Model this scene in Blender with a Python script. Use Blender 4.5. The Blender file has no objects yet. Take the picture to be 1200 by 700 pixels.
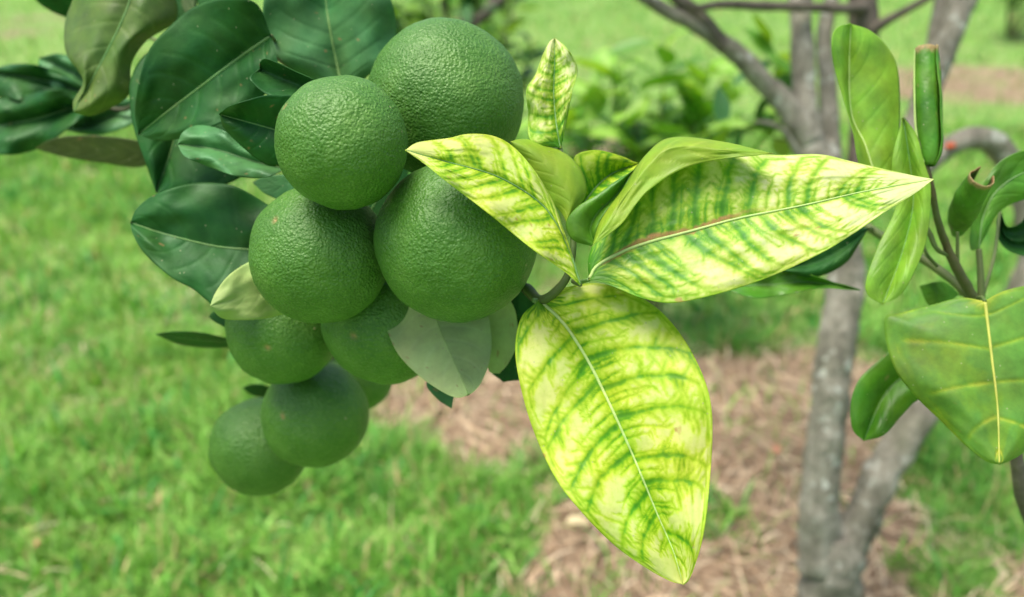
import bpy, math, random
import numpy as np
from mathutils import Vector, Matrix, Quaternion

rng = np.random.default_rng(11)
random.seed(11)
S = bpy.context.scene
COL = S.collection

# ------------------------------------------------------------------ camera, sky, sun, exposure
PITCH = math.radians(25.0)
CAMZ = 1.20
F = 1039.0                      # focal length in pixels of the 1200 px wide photograph
cam_d = bpy.data.cameras.new('camera')
cam_d.sensor_width = 36.0
cam_d.lens = 36.0 * F / 1200.0
cam_d.clip_start = 0.02
cam_d.clip_end = 500
cam_d.dof.use_dof = True
cam_d.dof.focus_distance = 0.468
cam_d.dof.aperture_fstop = 4.8
cam = bpy.data.objects.new('camera', cam_d)
COL.objects.link(cam)
cam.location = (0, 0, CAMZ)
cam.rotation_euler = (math.pi / 2 - PITCH, 0, 0)
S.camera = cam

SUN_EL, SUN_AZ = math.radians(74), math.radians(255)     # azimuth clockwise from +Y: behind left of the camera
W = bpy.data.worlds.new('World')
S.world = W
W.use_nodes = True
nt = W.node_tree
sky = nt.nodes.new('ShaderNodeTexSky')
sky.sky_type = 'NISHITA'
sky.sun_disc = False
sky.sun_elevation = SUN_EL
sky.sun_rotation = SUN_AZ
sky.air_density = 1.0
sky.dust_density = 4.0
sky.ozone_density = 1.0
nt.nodes['Background'].inputs[1].default_value = 0.068
nt.links.new(sky.outputs[0], nt.nodes['Background'].inputs[0])

sun_d = bpy.data.lights.new('sun', 'SUN')
sun_d.energy = 1.5
sun_d.angle = math.radians(35)
sun_d.color = (1.0, 0.94, 0.83)
sun = bpy.data.objects.new('sun', sun_d)
COL.objects.link(sun)
sdir = Vector((math.sin(SUN_AZ) * math.cos(SUN_EL), math.cos(SUN_AZ) * math.cos(SUN_EL), math.sin(SUN_EL)))
sun.rotation_euler = sdir.to_track_quat('Z', 'Y').to_euler()
sun.location = (-2, -2, 4)

S.view_settings.view_transform = 'Standard'
S.view_settings.look = 'None'
S.view_settings.gamma = 1.0
S.view_settings.use_curve_mapping = False
S.view_settings.exposure = 1.68
S.cycles.use_denoising = True
S.cycles.max_bounces = 8
S.cycles.transparent_max_bounces = 4

# ------------------------------------------------------------------ helpers
RIGHT = np.array([1.0, 0, 0])
FWD = np.array([0, math.cos(PITCH), -math.sin(PITCH)])
UP = np.array([0, math.sin(PITCH), math.cos(PITCH)])
CAM = np.array([0, 0, CAMZ])


def P(x, y, d):
    """photo pixel + distance along the view axis -> world point"""
    x = np.asarray(x, float); y = np.asarray(y, float); d = np.asarray(d, float)
    return (CAM + d[..., None] * (FWD + ((x - 600) / F)[..., None] * RIGHT + ((350 - y) / F)[..., None] * UP))


def pix(pos):
    v = np.asarray(pos) - CAM
    d = v @ FWD
    d = np.where(np.abs(d) < 1e-6, 1e-6, d)
    return 600 + F * (v @ RIGHT) / d, 350 - F * (v @ UP) / d, d


def hash01(*a):
    h = np.zeros_like(np.asarray(a[0], dtype=np.int64))
    for k, c in zip((374761393, 668265263, 2147483647, 1274126177), a):
        h = (h + np.asarray(c, dtype=np.int64) * k) & 0xFFFFFFFF
    h = ((h ^ (h >> 13)) * 1274126177) & 0xFFFFFFFF
    h = ((h ^ (h >> 16)) * 668265263) & 0xFFFFFFFF
    return ((h ^ (h >> 15)) & 0xFFFF) / 65535.0


def vnoise(*c, seed=0):
    """value noise 0..1 in 2 or 3 dimensions"""
    c = [np.asarray(k, float) for k in c]
    i = [np.floor(k).astype(np.int64) for k in c]
    f = [k - np.floor(k) for k in c]
    f = [k * k * (3 - 2 * k) for k in f]
    out = 0
    n = len(c)
    for m in range(2 ** n):
        w = 1.0; idx = []
        for a in range(n):
            b = (m >> a) & 1
            w = w * (f[a] if b else 1 - f[a]); idx.append(i[a] + b)
        out = out + w * hash01(*idx, np.full_like(idx[0], seed))
    return out


def fbm(*c, seed=0, o=3):
    s = 0; a = 1; t = 0
    for k in range(o):
        s = s + a * vnoise(*[x * 2 ** k for x in c], seed=seed + k); t += a; a *= .5
    return s / t


def resample(pts, n):
    """Catmull-Rom through the points, n samples even in arc length"""
    p = np.asarray(pts, float)
    if len(p) == 2:
        return p[0] + (p[1] - p[0]) * np.linspace(0, 1, n)[:, None]
    q = np.vstack([2 * p[0] - p[1], p, 2 * p[-1] - p[-2]])
    out = []
    for i in range(1, len(q) - 2):
        t = np.linspace(0, 1, 24, endpoint=False)[:, None]
        a, b, c, d = q[i - 1], q[i], q[i + 1], q[i + 2]
        out.append(.5 * ((2 * b) + (-a + c) * t + (2 * a - 5 * b + 4 * c - d) * t ** 2 + (-a + 3 * b - 3 * c + d) * t ** 3))
    out = np.vstack(out + [p[-1:]])
    s = np.r_[0, np.cumsum(np.linalg.norm(np.diff(out[:, :2], axis=0), axis=1))]
    if s[-1] < 1e-9:
        s = np.linspace(0, 1, len(out))
    t = np.linspace(0, s[-1], n)
    return np.stack([np.interp(t, s, out[:, k]) for k in range(out.shape[1])], 1)


def smooth(a, b, x):
    t = np.clip((x - a) / (b - a), 0, 1)
    return t * t * (3 - 2 * t)


def mesh_np(name, verts, faces, attrs=None, uv=None, mats=(), midx=None, flat=False):
    """faces: int array (n,3) or (n,4)"""
    me = bpy.data.meshes.new(name)
    verts = np.ascontiguousarray(verts, np.float32); faces = np.ascontiguousarray(faces, np.int32)
    nf, k = faces.shape
    me.vertices.add(len(verts)); me.vertices.foreach_set('co', verts.ravel())
    me.loops.add(nf * k); me.loops.foreach_set('vertex_index', faces.ravel())
    me.polygons.add(nf)
    me.polygons.foreach_set('loop_start', np.arange(nf, dtype=np.int32) * k)
    me.polygons.foreach_set('loop_total', np.full(nf, k, np.int32))
    if midx is not None:
        me.polygons.foreach_set('material_index', np.ascontiguousarray(midx, np.int32))
    me.update(calc_edges=True)
    for m in mats:
        me.materials.append(m)
    for an, av in (attrs or {}).items():
        av = np.asarray(av, np.float32)
        if av.ndim == 1:
            a = me.attributes.new(an, 'FLOAT', 'POINT'); a.data.foreach_set('value', av)
        else:
            a = me.attributes.new(an, 'FLOAT_COLOR', 'POINT')
            a.data.foreach_set('color', np.c_[av, np.ones(len(av))].astype(np.float32).ravel())
    if uv is not None:
        l = me.uv_layers.new(name='uv')
        l.data.foreach_set('uv', np.ascontiguousarray(uv[faces.ravel()], np.float32).ravel())
    me.polygons.foreach_set('use_smooth', np.full(nf, not flat))
    me.validate()
    return me


def link(name, data, parent=None, label=None, cat=None, group=None, kind=None):
    o = bpy.data.objects.new(name, data); COL.objects.link(o)
    if parent is not None:
        o.parent = parent
        o.matrix_parent_inverse = parent.matrix_basis.inverted()
    for k, v in (('label', label), ('category', cat), ('group', group), ('kind', kind)):
        if v: o[k] = v
    return o


def empty(name, loc, label, cat, group=None):
    o = link(name, None, None, label, cat, group)
    o.location = Vector(loc)
    o.empty_display_size = .02
    return o


def tube_grid(path, rad, ns=16, knob=0., kscale=25., seed=0, cap=True):
    """swept tube: path (n,3), rad (n,), optional noisy surface; returns verts, quads, u"""
    path = np.asarray(path, float); n = len(path)
    rad = np.broadcast_to(np.asarray(rad, float), (n,))
    t = np.gradient(path, axis=0); t /= np.linalg.norm(t, axis=1)[:, None] + 1e-12
    a = np.array([0.31, 0.2, 0.93])
    if abs(t[0] @ a) > .9: a = np.array([1., 0.1, 0])
    nrm = []
    b = np.cross(t[0], a); b /= np.linalg.norm(b)
    for i in range(n):
        b = b - t[i] * (b @ t[i]); b /= np.linalg.norm(b) + 1e-12
        nrm.append(b)
    nrm = np.array(nrm); bi = np.cross(t, nrm)
    th = np.linspace(0, 2 * math.pi, ns, endpoint=False)
    ring = nrm[:, None] * np.cos(th)[None, :, None] + bi[:, None] * np.sin(th)[None, :, None]
    R = rad[:, None] * np.ones(ns)
    pos = path[:, None] + ring * R[..., None]
    if knob:
        nz = fbm(pos[..., 0] * kscale, pos[..., 1] * kscale, pos[..., 2] * kscale, seed=seed, o=3) - .5
        pos = path[:, None] + ring * (R * (1 + knob * 2 * nz))[..., None]
    v = pos.reshape(-1, 3)
    i = np.arange(n - 1)[:, None] * ns; j = np.arange(ns)[None]; j2 = (j + 1) % ns
    f = np.stack([i + j, i + j2, i + ns + j2, i + ns + j], -1).reshape(-1, 4)
    if cap:
        for e, fl in ((0, True), (n - 1, False)):
            c = len(v); v = np.vstack([v, path[e][None]])
            k = np.arange(ns)
            r0 = e * ns + k; r1 = e * ns + (k + 1) % ns
            q = np.stack([np.full(ns, c), np.full(ns, c), r1, r0] if fl else [np.full(ns, c), np.full(ns, c), r0, r1], -1)
            f = np.vstack([f, q])
    return v, f


def tube(name, path, rad, mat, parent=None, ns=16, n=None, knob=0., kscale=25., seed=0, **kw):
    path = np.asarray(path, float)
    n = n or max(8, len(path) * 8)
    rp = np.asarray(rad, float)
    s0 = np.r_[0, np.cumsum(np.linalg.norm(np.diff(path, axis=0), axis=1))]; s0 /= s0[-1]
    dense = resample3(path, n)
    s1 = np.r_[0, np.cumsum(np.linalg.norm(np.diff(dense, axis=0), axis=1))]; s1 /= s1[-1]
    rr = np.interp(s1, s0, rp) if rp.ndim else np.full(n, float(rp))
    v, f = tube_grid(dense, rr, ns, knob, kscale, seed)
    # the caps use a doubled vertex: split into quads and triangles
    me = bpy.data.meshes.new(name)
    me.from_pydata(v.tolist(), [], [tuple(dict.fromkeys(q)) for q in f.tolist()])
    me.polygons.foreach_set('use_smooth', [True] * len(me.polygons)); me.update()
    me.materials.append(mat)
    return link(name, me, parent, **kw)


def resample3(pts, n):
    p = np.asarray(pts, float)
    if len(p) == 2:
        return p[0] + (p[1] - p[0]) * np.linspace(0, 1, n)[:, None]
    q = np.vstack([2 * p[0] - p[1], p, 2 * p[-1] - p[-2]]); out = []
    for i in range(1, len(q) - 2):
        t = np.linspace(0, 1, 16, endpoint=False)[:, None]
        a, b, c, d = q[i - 1], q[i], q[i + 1], q[i + 2]
        out.append(.5 * ((2 * b) + (-a + c) * t + (2 * a - 5 * b + 4 * c - d) * t ** 2 + (-a + 3 * b - 3 * c + d) * t ** 3))
    out = np.vstack(out + [p[-1:]])
    s = np.r_[0, np.cumsum(np.linalg.norm(np.diff(out, axis=0), axis=1))]
    t = np.linspace(0, s[-1], n)
    return np.stack([np.interp(t, s, out[:, k]) for k in range(3)], 1)


def PP(pts):
    a = np.asarray(pts, float)
    return P(a[:, 0], a[:, 1], a[:, 2])


# ------------------------------------------------------------------ materials
class NT:
    def __init__(s, name):
        s.m = bpy.data.materials.new(name); s.m.use_nodes = True
        s.t = s.m.node_tree; s.b = s.t.nodes['Principled BSDF']; s.out = s.t.nodes['Material Output']

    def n(s, typ, **kw):
        o = s.t.nodes.new(typ)
        for k, v in kw.items(): setattr(o, k, v)
        return o

    def l(s, a, b): s.t.links.new(a, b)

    def setv(s, sock, v):
        if hasattr(v, 'links'): s.l(v, sock)
        elif isinstance(v, (tuple, list)): sock.default_value = tuple(v) + ((1,) if len(v) == 3 and sock.type == 'RGBA' else ())
        else: sock.default_value = v

    def mix(s, fac, a, b, mode='MIX'):
        o = s.n('ShaderNodeMix', data_type='RGBA', blend_type=mode)
        s.setv(o.inputs[0], fac); s.setv(o.inputs[6], a); s.setv(o.inputs[7], b)
        return o.outputs[2]

    def math(s, op, a, b=0., clamp=False):
        o = s.n('ShaderNodeMath', operation=op, use_clamp=clamp)
        s.setv(o.inputs[0], a); s.setv(o.inputs[1], b)
        return o.outputs[0]

    def noise(s, scale, detail=3., rough=.55, vec=None, out=0):
        o = s.n('ShaderNodeTexNoise'); o.inputs['Scale'].default_value = scale
        o.inputs['Detail'].default_value = detail; o.inputs['Roughness'].default_value = rough
        if vec is not None: s.l(vec, o.inputs['Vector'])
        return o.outputs[out]

    def ramp(s, fac, stops, interp='LINEAR'):
        o = s.n('ShaderNodeValToRGB'); r = o.color_ramp; r.interpolation = interp
        while len(r.elements) < len(stops): r.elements.new(.5)
        for e, (p, c) in zip(r.elements, stops):
            e.position = p; e.color = tuple(c) + (1,) if len(c) == 3 else c
        s.l(fac, o.inputs[0]); return o.outputs[0]

    def attr(s, name, out='Fac'):
        o = s.n('ShaderNodeAttribute', attribute_name=name); return o.outputs[out]

    def obj(s): return s.n('ShaderNodeTexCoord').outputs['Object']

    def maprange(s, v, a, b, c=0., d=1.):
        o = s.n('ShaderNodeMapRange'); s.l(v, o.inputs[0])
        for i, k in enumerate((a, b, c, d)): o.inputs[i + 1].default_value = k
        return o.outputs[0]

    def bump(s, h, dist, strength=1.):
        o = s.n('ShaderNodeBump'); o.inputs['Distance'].default_value = dist; o.inputs['Strength'].default_value = strength
        s.l(h, o.inputs['Height']); s.l(o.outputs[0], s.b.inputs['Normal']); return o.outputs[0]

    def translucent(s, fac, col, nrm=None):
        tr = s.n('ShaderNodeBsdfTranslucent'); s.setv(tr.inputs[0], col)
        mx = s.n('ShaderNodeMixShader'); mx.inputs[0].default_value = fac
        s.l(s.b.outputs[0], mx.inputs[1]); s.l(tr.outputs[0], mx.inputs[2]); s.l(mx.outputs[0], s.out.inputs[0])


def leaf_mat(name, stops, stint=(1, 1, 1), rough=.38, spec=.5, trans=.25, tcol=None, blotch=.25, brown=(.22, .11, .05), bumpd=.00035, coat=0.):
    """stops: colour ramp over the vein attribute (0 between veins .. 1 on a vein)"""
    k = NT(name); oc = k.obj()
    n1 = k.noise(60, 4, .6, oc); n2 = k.noise(420, 3, .6, oc)
    ve = k.attr('vein')
    f = k.math('ADD', ve, k.maprange(n2, .3, .7, -.07, .07))
    c = k.ramp(f, stops)
    hs = k.n('ShaderNodeHueSaturation'); k.l(c, hs.inputs['Color'])
    k.l(k.maprange(n1, .3, .7, 1 - blotch, 1 + blotch), hs.inputs['Value'])
    k.l(k.maprange(k.noise(38, 2, .5, oc), .3, .7, .485, .515), hs.inputs['Hue'])
    c = hs.outputs[0]
    n3 = k.noise(900, 2, .6, oc)
    brf = k.math('MULTIPLY', k.attr('brown'), k.maprange(n3, .25, .6, .55, 1.0), True)
    bc = k.mix(n3, brown, tuple(min(1, 2.2 * x) for x in brown))
    c = k.mix(brf, c, bc)
    # a few pale specks of dust and scars
    sp = k.n('ShaderNodeTexVoronoi'); sp.inputs['Scale'].default_value = 150; k.l(oc, sp.inputs['Vector'])
    spk = k.math('LESS_THAN', sp.outputs['Distance'], .075)
    c = k.mix(k.math('MULTIPLY', spk, .45), c, (.42, .42, .25))
    k.l(c, k.b.inputs['Base Color'])
    k.l(k.math('ADD', k.maprange(n1, .3, .7, rough - .07, rough + .1), k.math('MULTIPLY', brf, .3)), k.b.inputs['Roughness'])
    k.b.inputs['Specular IOR Level'].default_value = spec
    k.b.inputs['Coat Weight'].default_value = coat
    k.b.inputs['Specular Tint'].default_value = tuple(stint) + (1,)
    k.b.inputs['Coat Roughness'].default_value = .3
    h = k.math('ADD', k.math('MULTIPLY', n2, .35), k.math('MULTIPLY', ve, -.8))
    k.bump(h, bumpd)
    tc = k.mix(1., c, tcol or (1.6, 1.5, .5), 'MULTIPLY')
    k.translucent(trans, tc)
    return k.m


DK = [(0, (.017, .085, .014)), (.6, (.024, .104, .018)), (1, (.070, .185, .042))]
M = {}
M['dark'] = leaf_mat('dark_leaf', DK, rough=.46, spec=.32, stint=(.62, 1., .66), trans=.12, blotch=.3)
M['dark_back'] = leaf_mat('dark_leaf_back', [(0, (.05, .115, .022)), (1, (.12, .19, .055))], rough=.55, trans=.2, blotch=.2)
M['grey'] = leaf_mat('grey_green_leaf', [(0, (.068, .20, .060)), (.6, (.060, .175, .050)), (1, (.13, .27, .07))], rough=.46, spec=.4, trans=.12, stint=(.6, 1., .75))
M['olive'] = leaf_mat('olive_leaf_back', [(0, (.095, .18, .022)), (1, (.16, .25, .05))], rough=.55, trans=.25, blotch=.25)
M['pale'] = leaf_mat('pale_leaf_back', [(0, (.52, .66, .26)), (1, (.62, .74, .36))], rough=.6, spec=.3, trans=.38, tcol=(1.3, 1.3, .9), blotch=.16)
M['palewarm'] = leaf_mat('pale_yellow_leaf_back', [(0, (.36, .50, .16)), (1, (.44, .57, .22))], rough=.6, spec=.3, trans=.22, blotch=.12)
M['chl'] = leaf_mat('yellowed_leaf', [(0, (.70, .76, .24)), (.20, (.55, .70, .07)), (.45, (.36, .56, .018)), (.72, (.14, .37, .012)), (1, (.075, .26, .014))],
                    rough=.45, spec=.3, trans=.34, tcol=(1.2, 1.2, .4), blotch=.08, brown=(.26, .14, .05))
M['cream'] = leaf_mat('cream_mottled_leaf', [(0, (.71, .75, .35)), (.2, (.55, .67, .14)), (.45, (.30, .50, .03)), (.72, (.125, .35, .02)), (1, (.065, .24, .014))],
                      rough=.45, spec=.35, trans=.34, tcol=(1.2, 1.2, .4), blotch=.08, brown=(.27, .15, .06))
M['limeback'] = leaf_mat('lime_leaf_back', [(0, (.25, .40, .025)), (1, (.42, .54, .07))], rough=.5, trans=.35, blotch=.15)
M['mid'] = leaf_mat('mid_green_leaf', [(0, (.085, .25, .016)), (.6, (.075, .23, .016)), (1, (.24, .40, .06))], rough=.4, spec=.45, trans=.25, blotch=.28, brown=(.24, .17, .08))
M['bright'] = leaf_mat('bright_green_leaf', [(0, (.23, .42, .035)), (.6, (.19, .38, .03)), (1, (.38, .52, .10))], rough=.42, spec=.45, trans=.3, blotch=.25)
M['heart'] = leaf_mat('pale_green_leaf', [(0, (.12, .27, .040)), (.35, (.17, .31, .030)), (.7, (.34, .42, .04)), (1, (.50, .50, .07))], rough=.48, spec=.3, trans=.25, blotch=.32)
M['sap'] = leaf_mat('sapling_leaf', [(0, (.24, .48, .050)), (1, (.40, .58, .16))], rough=.4, spec=.5, trans=.3, blotch=.3)
M['brownback'] = leaf_mat('brown_leaf_back', [(0, (.058, .088, .011)), (1, (.10, .13, .03))], rough=.6, trans=.15, blotch=.25)
M['ribpale'] = leaf_mat('pale_midrib', [(0, (.42, .58, .18)), (1, (.42, .58, .18))], rough=.5, trans=.1, blotch=.15)
M['ribgreen'] = leaf_mat('green_midrib', [(0, (.14, .29, .075)), (1, (.14, .29, .075))], rough=.5, trans=.1, blotch=.15)
M['ribyellow'] = leaf_mat('yellow_midrib', [(0, (.50, .53, .10)), (1, (.50, .53, .10))], rough=.5, trans=.1, blotch=.15)


def twig_mat(name, a, b, bump=.0006):
    k = NT(name); oc = k.obj()
    n1 = k.noise(45, 5, .6, oc); n2 = k.noise(300, 4, .65, oc)
    c = k.mix(k.maprange(n1, .35, .65), a, b); c = k.mix(k.math('MULTIPLY', n2, .6), c, tuple(x * .5 for x in a))
    k.l(c, k.b.inputs['Base Color']); k.b.inputs['Roughness'].default_value = .65
    k.bump(n2, bump)
    return k.m


M['twig'] = twig_mat('green_twig', (.085, .15, .028), (.14, .17, .05))
M['twigbrown'] = twig_mat('brown_twig', (.11, .085, .03), (.075, .12, .03))
M['darktwig'] = twig_mat('dark_twig', (.06, .075, .025), (.09, .075, .05))


def bark_mat():
    k = NT('grey_bark'); oc = k.obj()
    mp = k.n('ShaderNodeMapping'); mp.inputs['Scale'].default_value = (1, 1, .35); k.l(oc, mp.inputs[0])
    n1 = k.noise(28, 6, .65, mp.outputs[0]); n2 = k.noise(160, 5, .7, mp.outputs[0]); n3 = k.noise(17, 3, .6, oc)
    c = k.ramp(n1, [(.30, (.14, .13, .095)), (.5, (.34, .32, .25)), (.68, (.58, .55, .46))])
    c = k.mix(k.maprange(n2, .35, .7, 0, .6), c, (.085, .072, .055))
    vo = k.n('ShaderNodeTexVoronoi'); vo.inputs['Scale'].default_value = 38; k.l(k.mix(.08, oc, k.noise(20, 3, .6, oc, out=1)), vo.inputs['Vector'])
    lich = k.math('MULTIPLY', k.maprange(vo.outputs['Distance'], .40, .26), k.maprange(n3, .46, .60), True)
    c = k.mix(lich, c, (.60, .62, .54))
    c = k.mix(k.maprange(k.noise(9, 3, .6, oc), .55, .75, 0, .5), c, (.13, .15, .07))
    k.l(c, k.b.inputs['Base Color']); k.b.inputs['Roughness'].default_value = .85
    k.bump(k.math('ADD', n1, k.math('MULTIPLY', n2, .8)), .012)
    return k.m


M['bark'] = bark_mat()


def bark_brown():
    k = NT('brown_bark'); oc = k.obj()
    n1 = k.noise(40, 5, .65, oc)
    c = k.ramp(n1, [(.3, (.055, .045, .034)), (.6, (.125, .105, .08)), (.8, (.24, .21, .17))])
    k.l(c, k.b.inputs['Base Color']); k.b.inputs['Roughness'].default_value = .8; k.bump(n1, .003)
    return k.m


M['barkbrown'] = bark_brown()


def peel_mat():
    k = NT('green_orange_peel'); oc = k.obj()
    oi = k.n('ShaderNodeObjectInfo')
    n1 = k.noise(24, 4, .6, oc); n2 = k.noise(230, 4, .62, oc)
    c = k.ramp(n1, [(.26, (.038, .126, .009)), (.5, (.064, .180, .018)), (.74, (.112, .240, .036))])
    vo = k.n('ShaderNodeTexVoronoi'); vo.inputs['Scale'].default_value = 520; k.l(oc, vo.inputs['Vector'])
    gl = k.maprange(vo.outputs['Distance'], .22, .42, 1, 0)
    c = k.mix(k.math('MULTIPLY', gl, .28), c, (.19, .33, .10))
    c = k.mix(k.maprange(n2, .40, .62, .30, 0), c, (.034, .125, .010))
    # small tan scars and pale dust specks
    v2 = k.n('ShaderNodeTexVoronoi'); v2.inputs['Scale'].default_value = 70; k.l(oc, v2.inputs['Vector'])
    sc = k.math('MULTIPLY', k.math('LESS_THAN', v2.outputs['Distance'], .07), k.math('GREATER_THAN', k.noise(31, 2, .5, oc), .53))
    c = k.mix(k.math('MULTIPLY', sc, .7), c, (.36, .33, .17))
    c = k.mix(k.math('MULTIPLY', k.attr('scar'), .9), c, (.36, .22, .09))
    hs = k.n('ShaderNodeHueSaturation'); k.l(c, hs.inputs['Color'])
    k.l(k.maprange(oi.outputs['Random'], 0, 1, .9, 1.1), hs.inputs['Value'])
    k.l(hs.outputs[0], k.b.inputs['Base Color'])
    k.l(k.maprange(n2, .3, .7, .52, .42), k.b.inputs['Roughness'])
    k.b.inputs['Specular IOR Level'].default_value = .55
    k.b.inputs['Specular Tint'].default_value = (.82, 1, .76, 1)
    k.b.inputs['Subsurface Weight'].default_value = .08
    k.b.inputs['Subsurface Radius'].default_value = (.2, .5, .1)
    k.b.inputs['Subsurface Scale'].default_value = .004
    wv = k.mix(.003, oc, k.noise(220, 2, .5, oc, out=1), 'ADD')
    v3 = k.n('ShaderNodeTexVoronoi', feature='SMOOTH_F1'); v3.inputs['Scale'].default_value = 600; v3.inputs['Smoothness'].default_value = .6; k.l(wv, v3.inputs['Vector'])
    n4 = k.noise(900, 2, .5, oc); n5 = k.noise(310, 2, .5, oc)
    h = k.math('ADD', k.math('MULTIPLY', n4, .55), k.math('ADD', k.math('MULTIPLY', n5, .55), k.math('MULTIPLY', v3.outputs['Distance'], 1.0)))
    k.bump(h, .00064, 1.0)
    return k.m


M['peel'] = peel_mat()


def vcol_mat(name, rough=.5, trans=.25, spec=.3):
    k = NT(name)
    c = k.attr('col', 'Color')
    k.l(c, k.b.inputs['Base Color']); k.b.inputs['Roughness'].default_value = rough
    k.b.inputs['Specular IOR Level'].default_value = spec
    if trans: k.translucent(trans, k.mix(1., c, (1.5, 1.5, .7), 'MULTIPLY'))
    return k.m


M['grass'] = vcol_mat('grass_blade')
M['straw'] = vcol_mat('dry_straw', .8, .1, .2)


def ground_mat():
    k = NT('orchard_soil'); oc = k.obj()
    n1 = k.noise(3, 5, .6, oc); n2 = k.noise(40, 5, .65, oc); n3 = k.noise(180, 3, .6, oc)
    g = k.ramp(n2, [(.3, (.11, .20, .035)), (.5, (.19, .34, .065)), (.7, (.28, .44, .11))])
    b = k.ramp(n2, [(.3, (.13, .085, .05)), (.5, (.28, .195, .12)), (.7, (.42, .32, .21))])
    b = k.mix(k.maprange(n3, .4, .7, 0, .5), b, (.12, .08, .05))
    f = k.math('ADD', k.attr('dry'), k.maprange(n1, .3, .7, -.15, .15), True)
    k.l(k.mix(k.maprange(f, .35, .65), g, b), k.b.inputs['Base Color'])
    k.b.inputs['Roughness'].default_value = .9
    k.bump(n2, .02)
    return k.m


M['ground'] = ground_mat()

# ------------------------------------------------------------------ ground, grass, straw
def dryness(X, Y):
    """0 = green lawn, 1 = bare soil with dry grass; patches lie on the ground around the tree"""
    pts = np.stack([X, Y, np.zeros_like(X)], -1)
    wob = (fbm(X * 2.2, Y * 2.2, seed=5, o=3) - .5)
    x = X + .35 * wob; y = Y + .35 * (fbm(X * 2.2 + 9, Y * 2.2, seed=8) - .5)
    d = np.zeros_like(X)
    def ell(cx, cy, rx, ry, rot, amp=1.):
        c, s = math.cos(rot), math.sin(rot)
        u = ((x - cx) * c + (y - cy) * s) / rx; v = (-(x - cx) * s + (y - cy) * c) / ry
        return amp * smooth(1.25, .72, np.sqrt(u * u + v * v))
    for e in DRY: d = np.maximum(d, ell(*e))
    # green tufts inside the dry patch
    for e in TUFT: d = d * (1 - ell(*e))
    d = d + .28 * (fbm(X * 5, Y * 5, seed=21) - .5) * (d > .05) + .5 * smooth(.60, .72, fbm(X * 3.1, Y * 3.1, seed=33)) * .55
    return np.clip(d, 0, 1)


def gpt(x, y):
    """ground point seen at a photo pixel"""
    v = FWD + (x - 600) / F * RIGHT + (350 - y) / F * UP
    p = CAM + v * (-CAMZ / v[2]); return p[0], p[1]


def G(x, y, rx, ry, rot=0, amp=1.):
    a = gpt(x, y); return (a[0], a[1], rx, ry, rot, amp)


DRY = [G(690, 540, .50, .42), G(560, 480, .28, .30, 0, .9), G(800, 480, .50, .36), G(930, 470, .45, .28), G(900, 620, .60, .30),
       G(680, 680, .36, .20, 0, .85), G(1090, 640, .40, .22, 0, .75), G(1150, 95, .9, .6, 0, .62), G(1280, 110, 1.4, .5, 0, .62), G(1200, 560, .25, .2, 0, .6),
       G(690, 175, .28, .6, 0, .8), G(10, 30, .9, 1.0, 0, .45)]
TUFT = [G(480, 590, .30, .24, 0, .9), G(450, 660, .32, .2, 0, .9), G(640, 545, .10, .12, 0, .7), G(880, 640, .09, .10, 0, .8), G(1120, 540, .20, .22, 0, .95),
        G(1080, 660, .10, .09, 0, .8), G(1150, 600, .14, .12, 0, .7), G(560, 640, .08, .08, 0, .5), G(570, 700, .10, .07, 0, .7), G(740, 690, .09, .06, 0, .6), G(620, 600, .06, .08, 0, .6), G(850, 560, .05, .06, 0, .6)]

ax = np.unique(np.r_[np.linspace(-7, 7, 141), np.array([-160, -90, -50, -30, -20, -14, -10, 10, 14, 20, 30, 50, 90, 160.])])
ay = np.unique(np.r_[np.linspace(-1, 13, 141), np.array([-30, -15, -8, -4, -2, 15, 18, 24, 34, 50, 90, 160, 250.])])
GX, GY = np.meshgrid(ax, ay, indexing='ij')
gz = .03 * (fbm(GX * 1.1, GY * 1.1, seed=3) - .5) * ((np.abs(GX) < 9) & (GY < 14))
na, nb = GX.shape
idx = np.arange(na * nb).reshape(na, nb)
gf = np.stack([idx[:-1, :-1], idx[1:, :-1], idx[1:, 1:], idx[:-1, 1:]], -1).reshape(-1, 4)
me = mesh_np('ground', np.stack([GX, GY, gz], -1).reshape(-1, 3), gf, {'dry': dryness(GX, GY).ravel()}, mats=[M['ground']])
link('ground', me, kind='structure', label='orchard ground of green lawn and bare brown soil', cat='ground')


def scatter(n, y0, y1, m=2.3):
    """random ground points in the part of the orchard the camera looks over, with wide margins"""
    out = []
    while sum(map(len, out)) < n:
        Y = np.sqrt(rng.uniform(y0 * y0, y1 * y1, n)); X = rng.uniform(-1, 1, n) * (Y * .62 * m + .35)
        k = rng.uniform(0, 1, n) < 1.05 - .9 * smooth(.58, 1., np.abs(X) / (Y * .62 * m + .35)); X, Y = X[k], Y[k]
        out.append(np.stack([X, Y], 1)[: n])
    a = np.vstack(out)[:n]
    return a[:, 0], a[:, 1]


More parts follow.
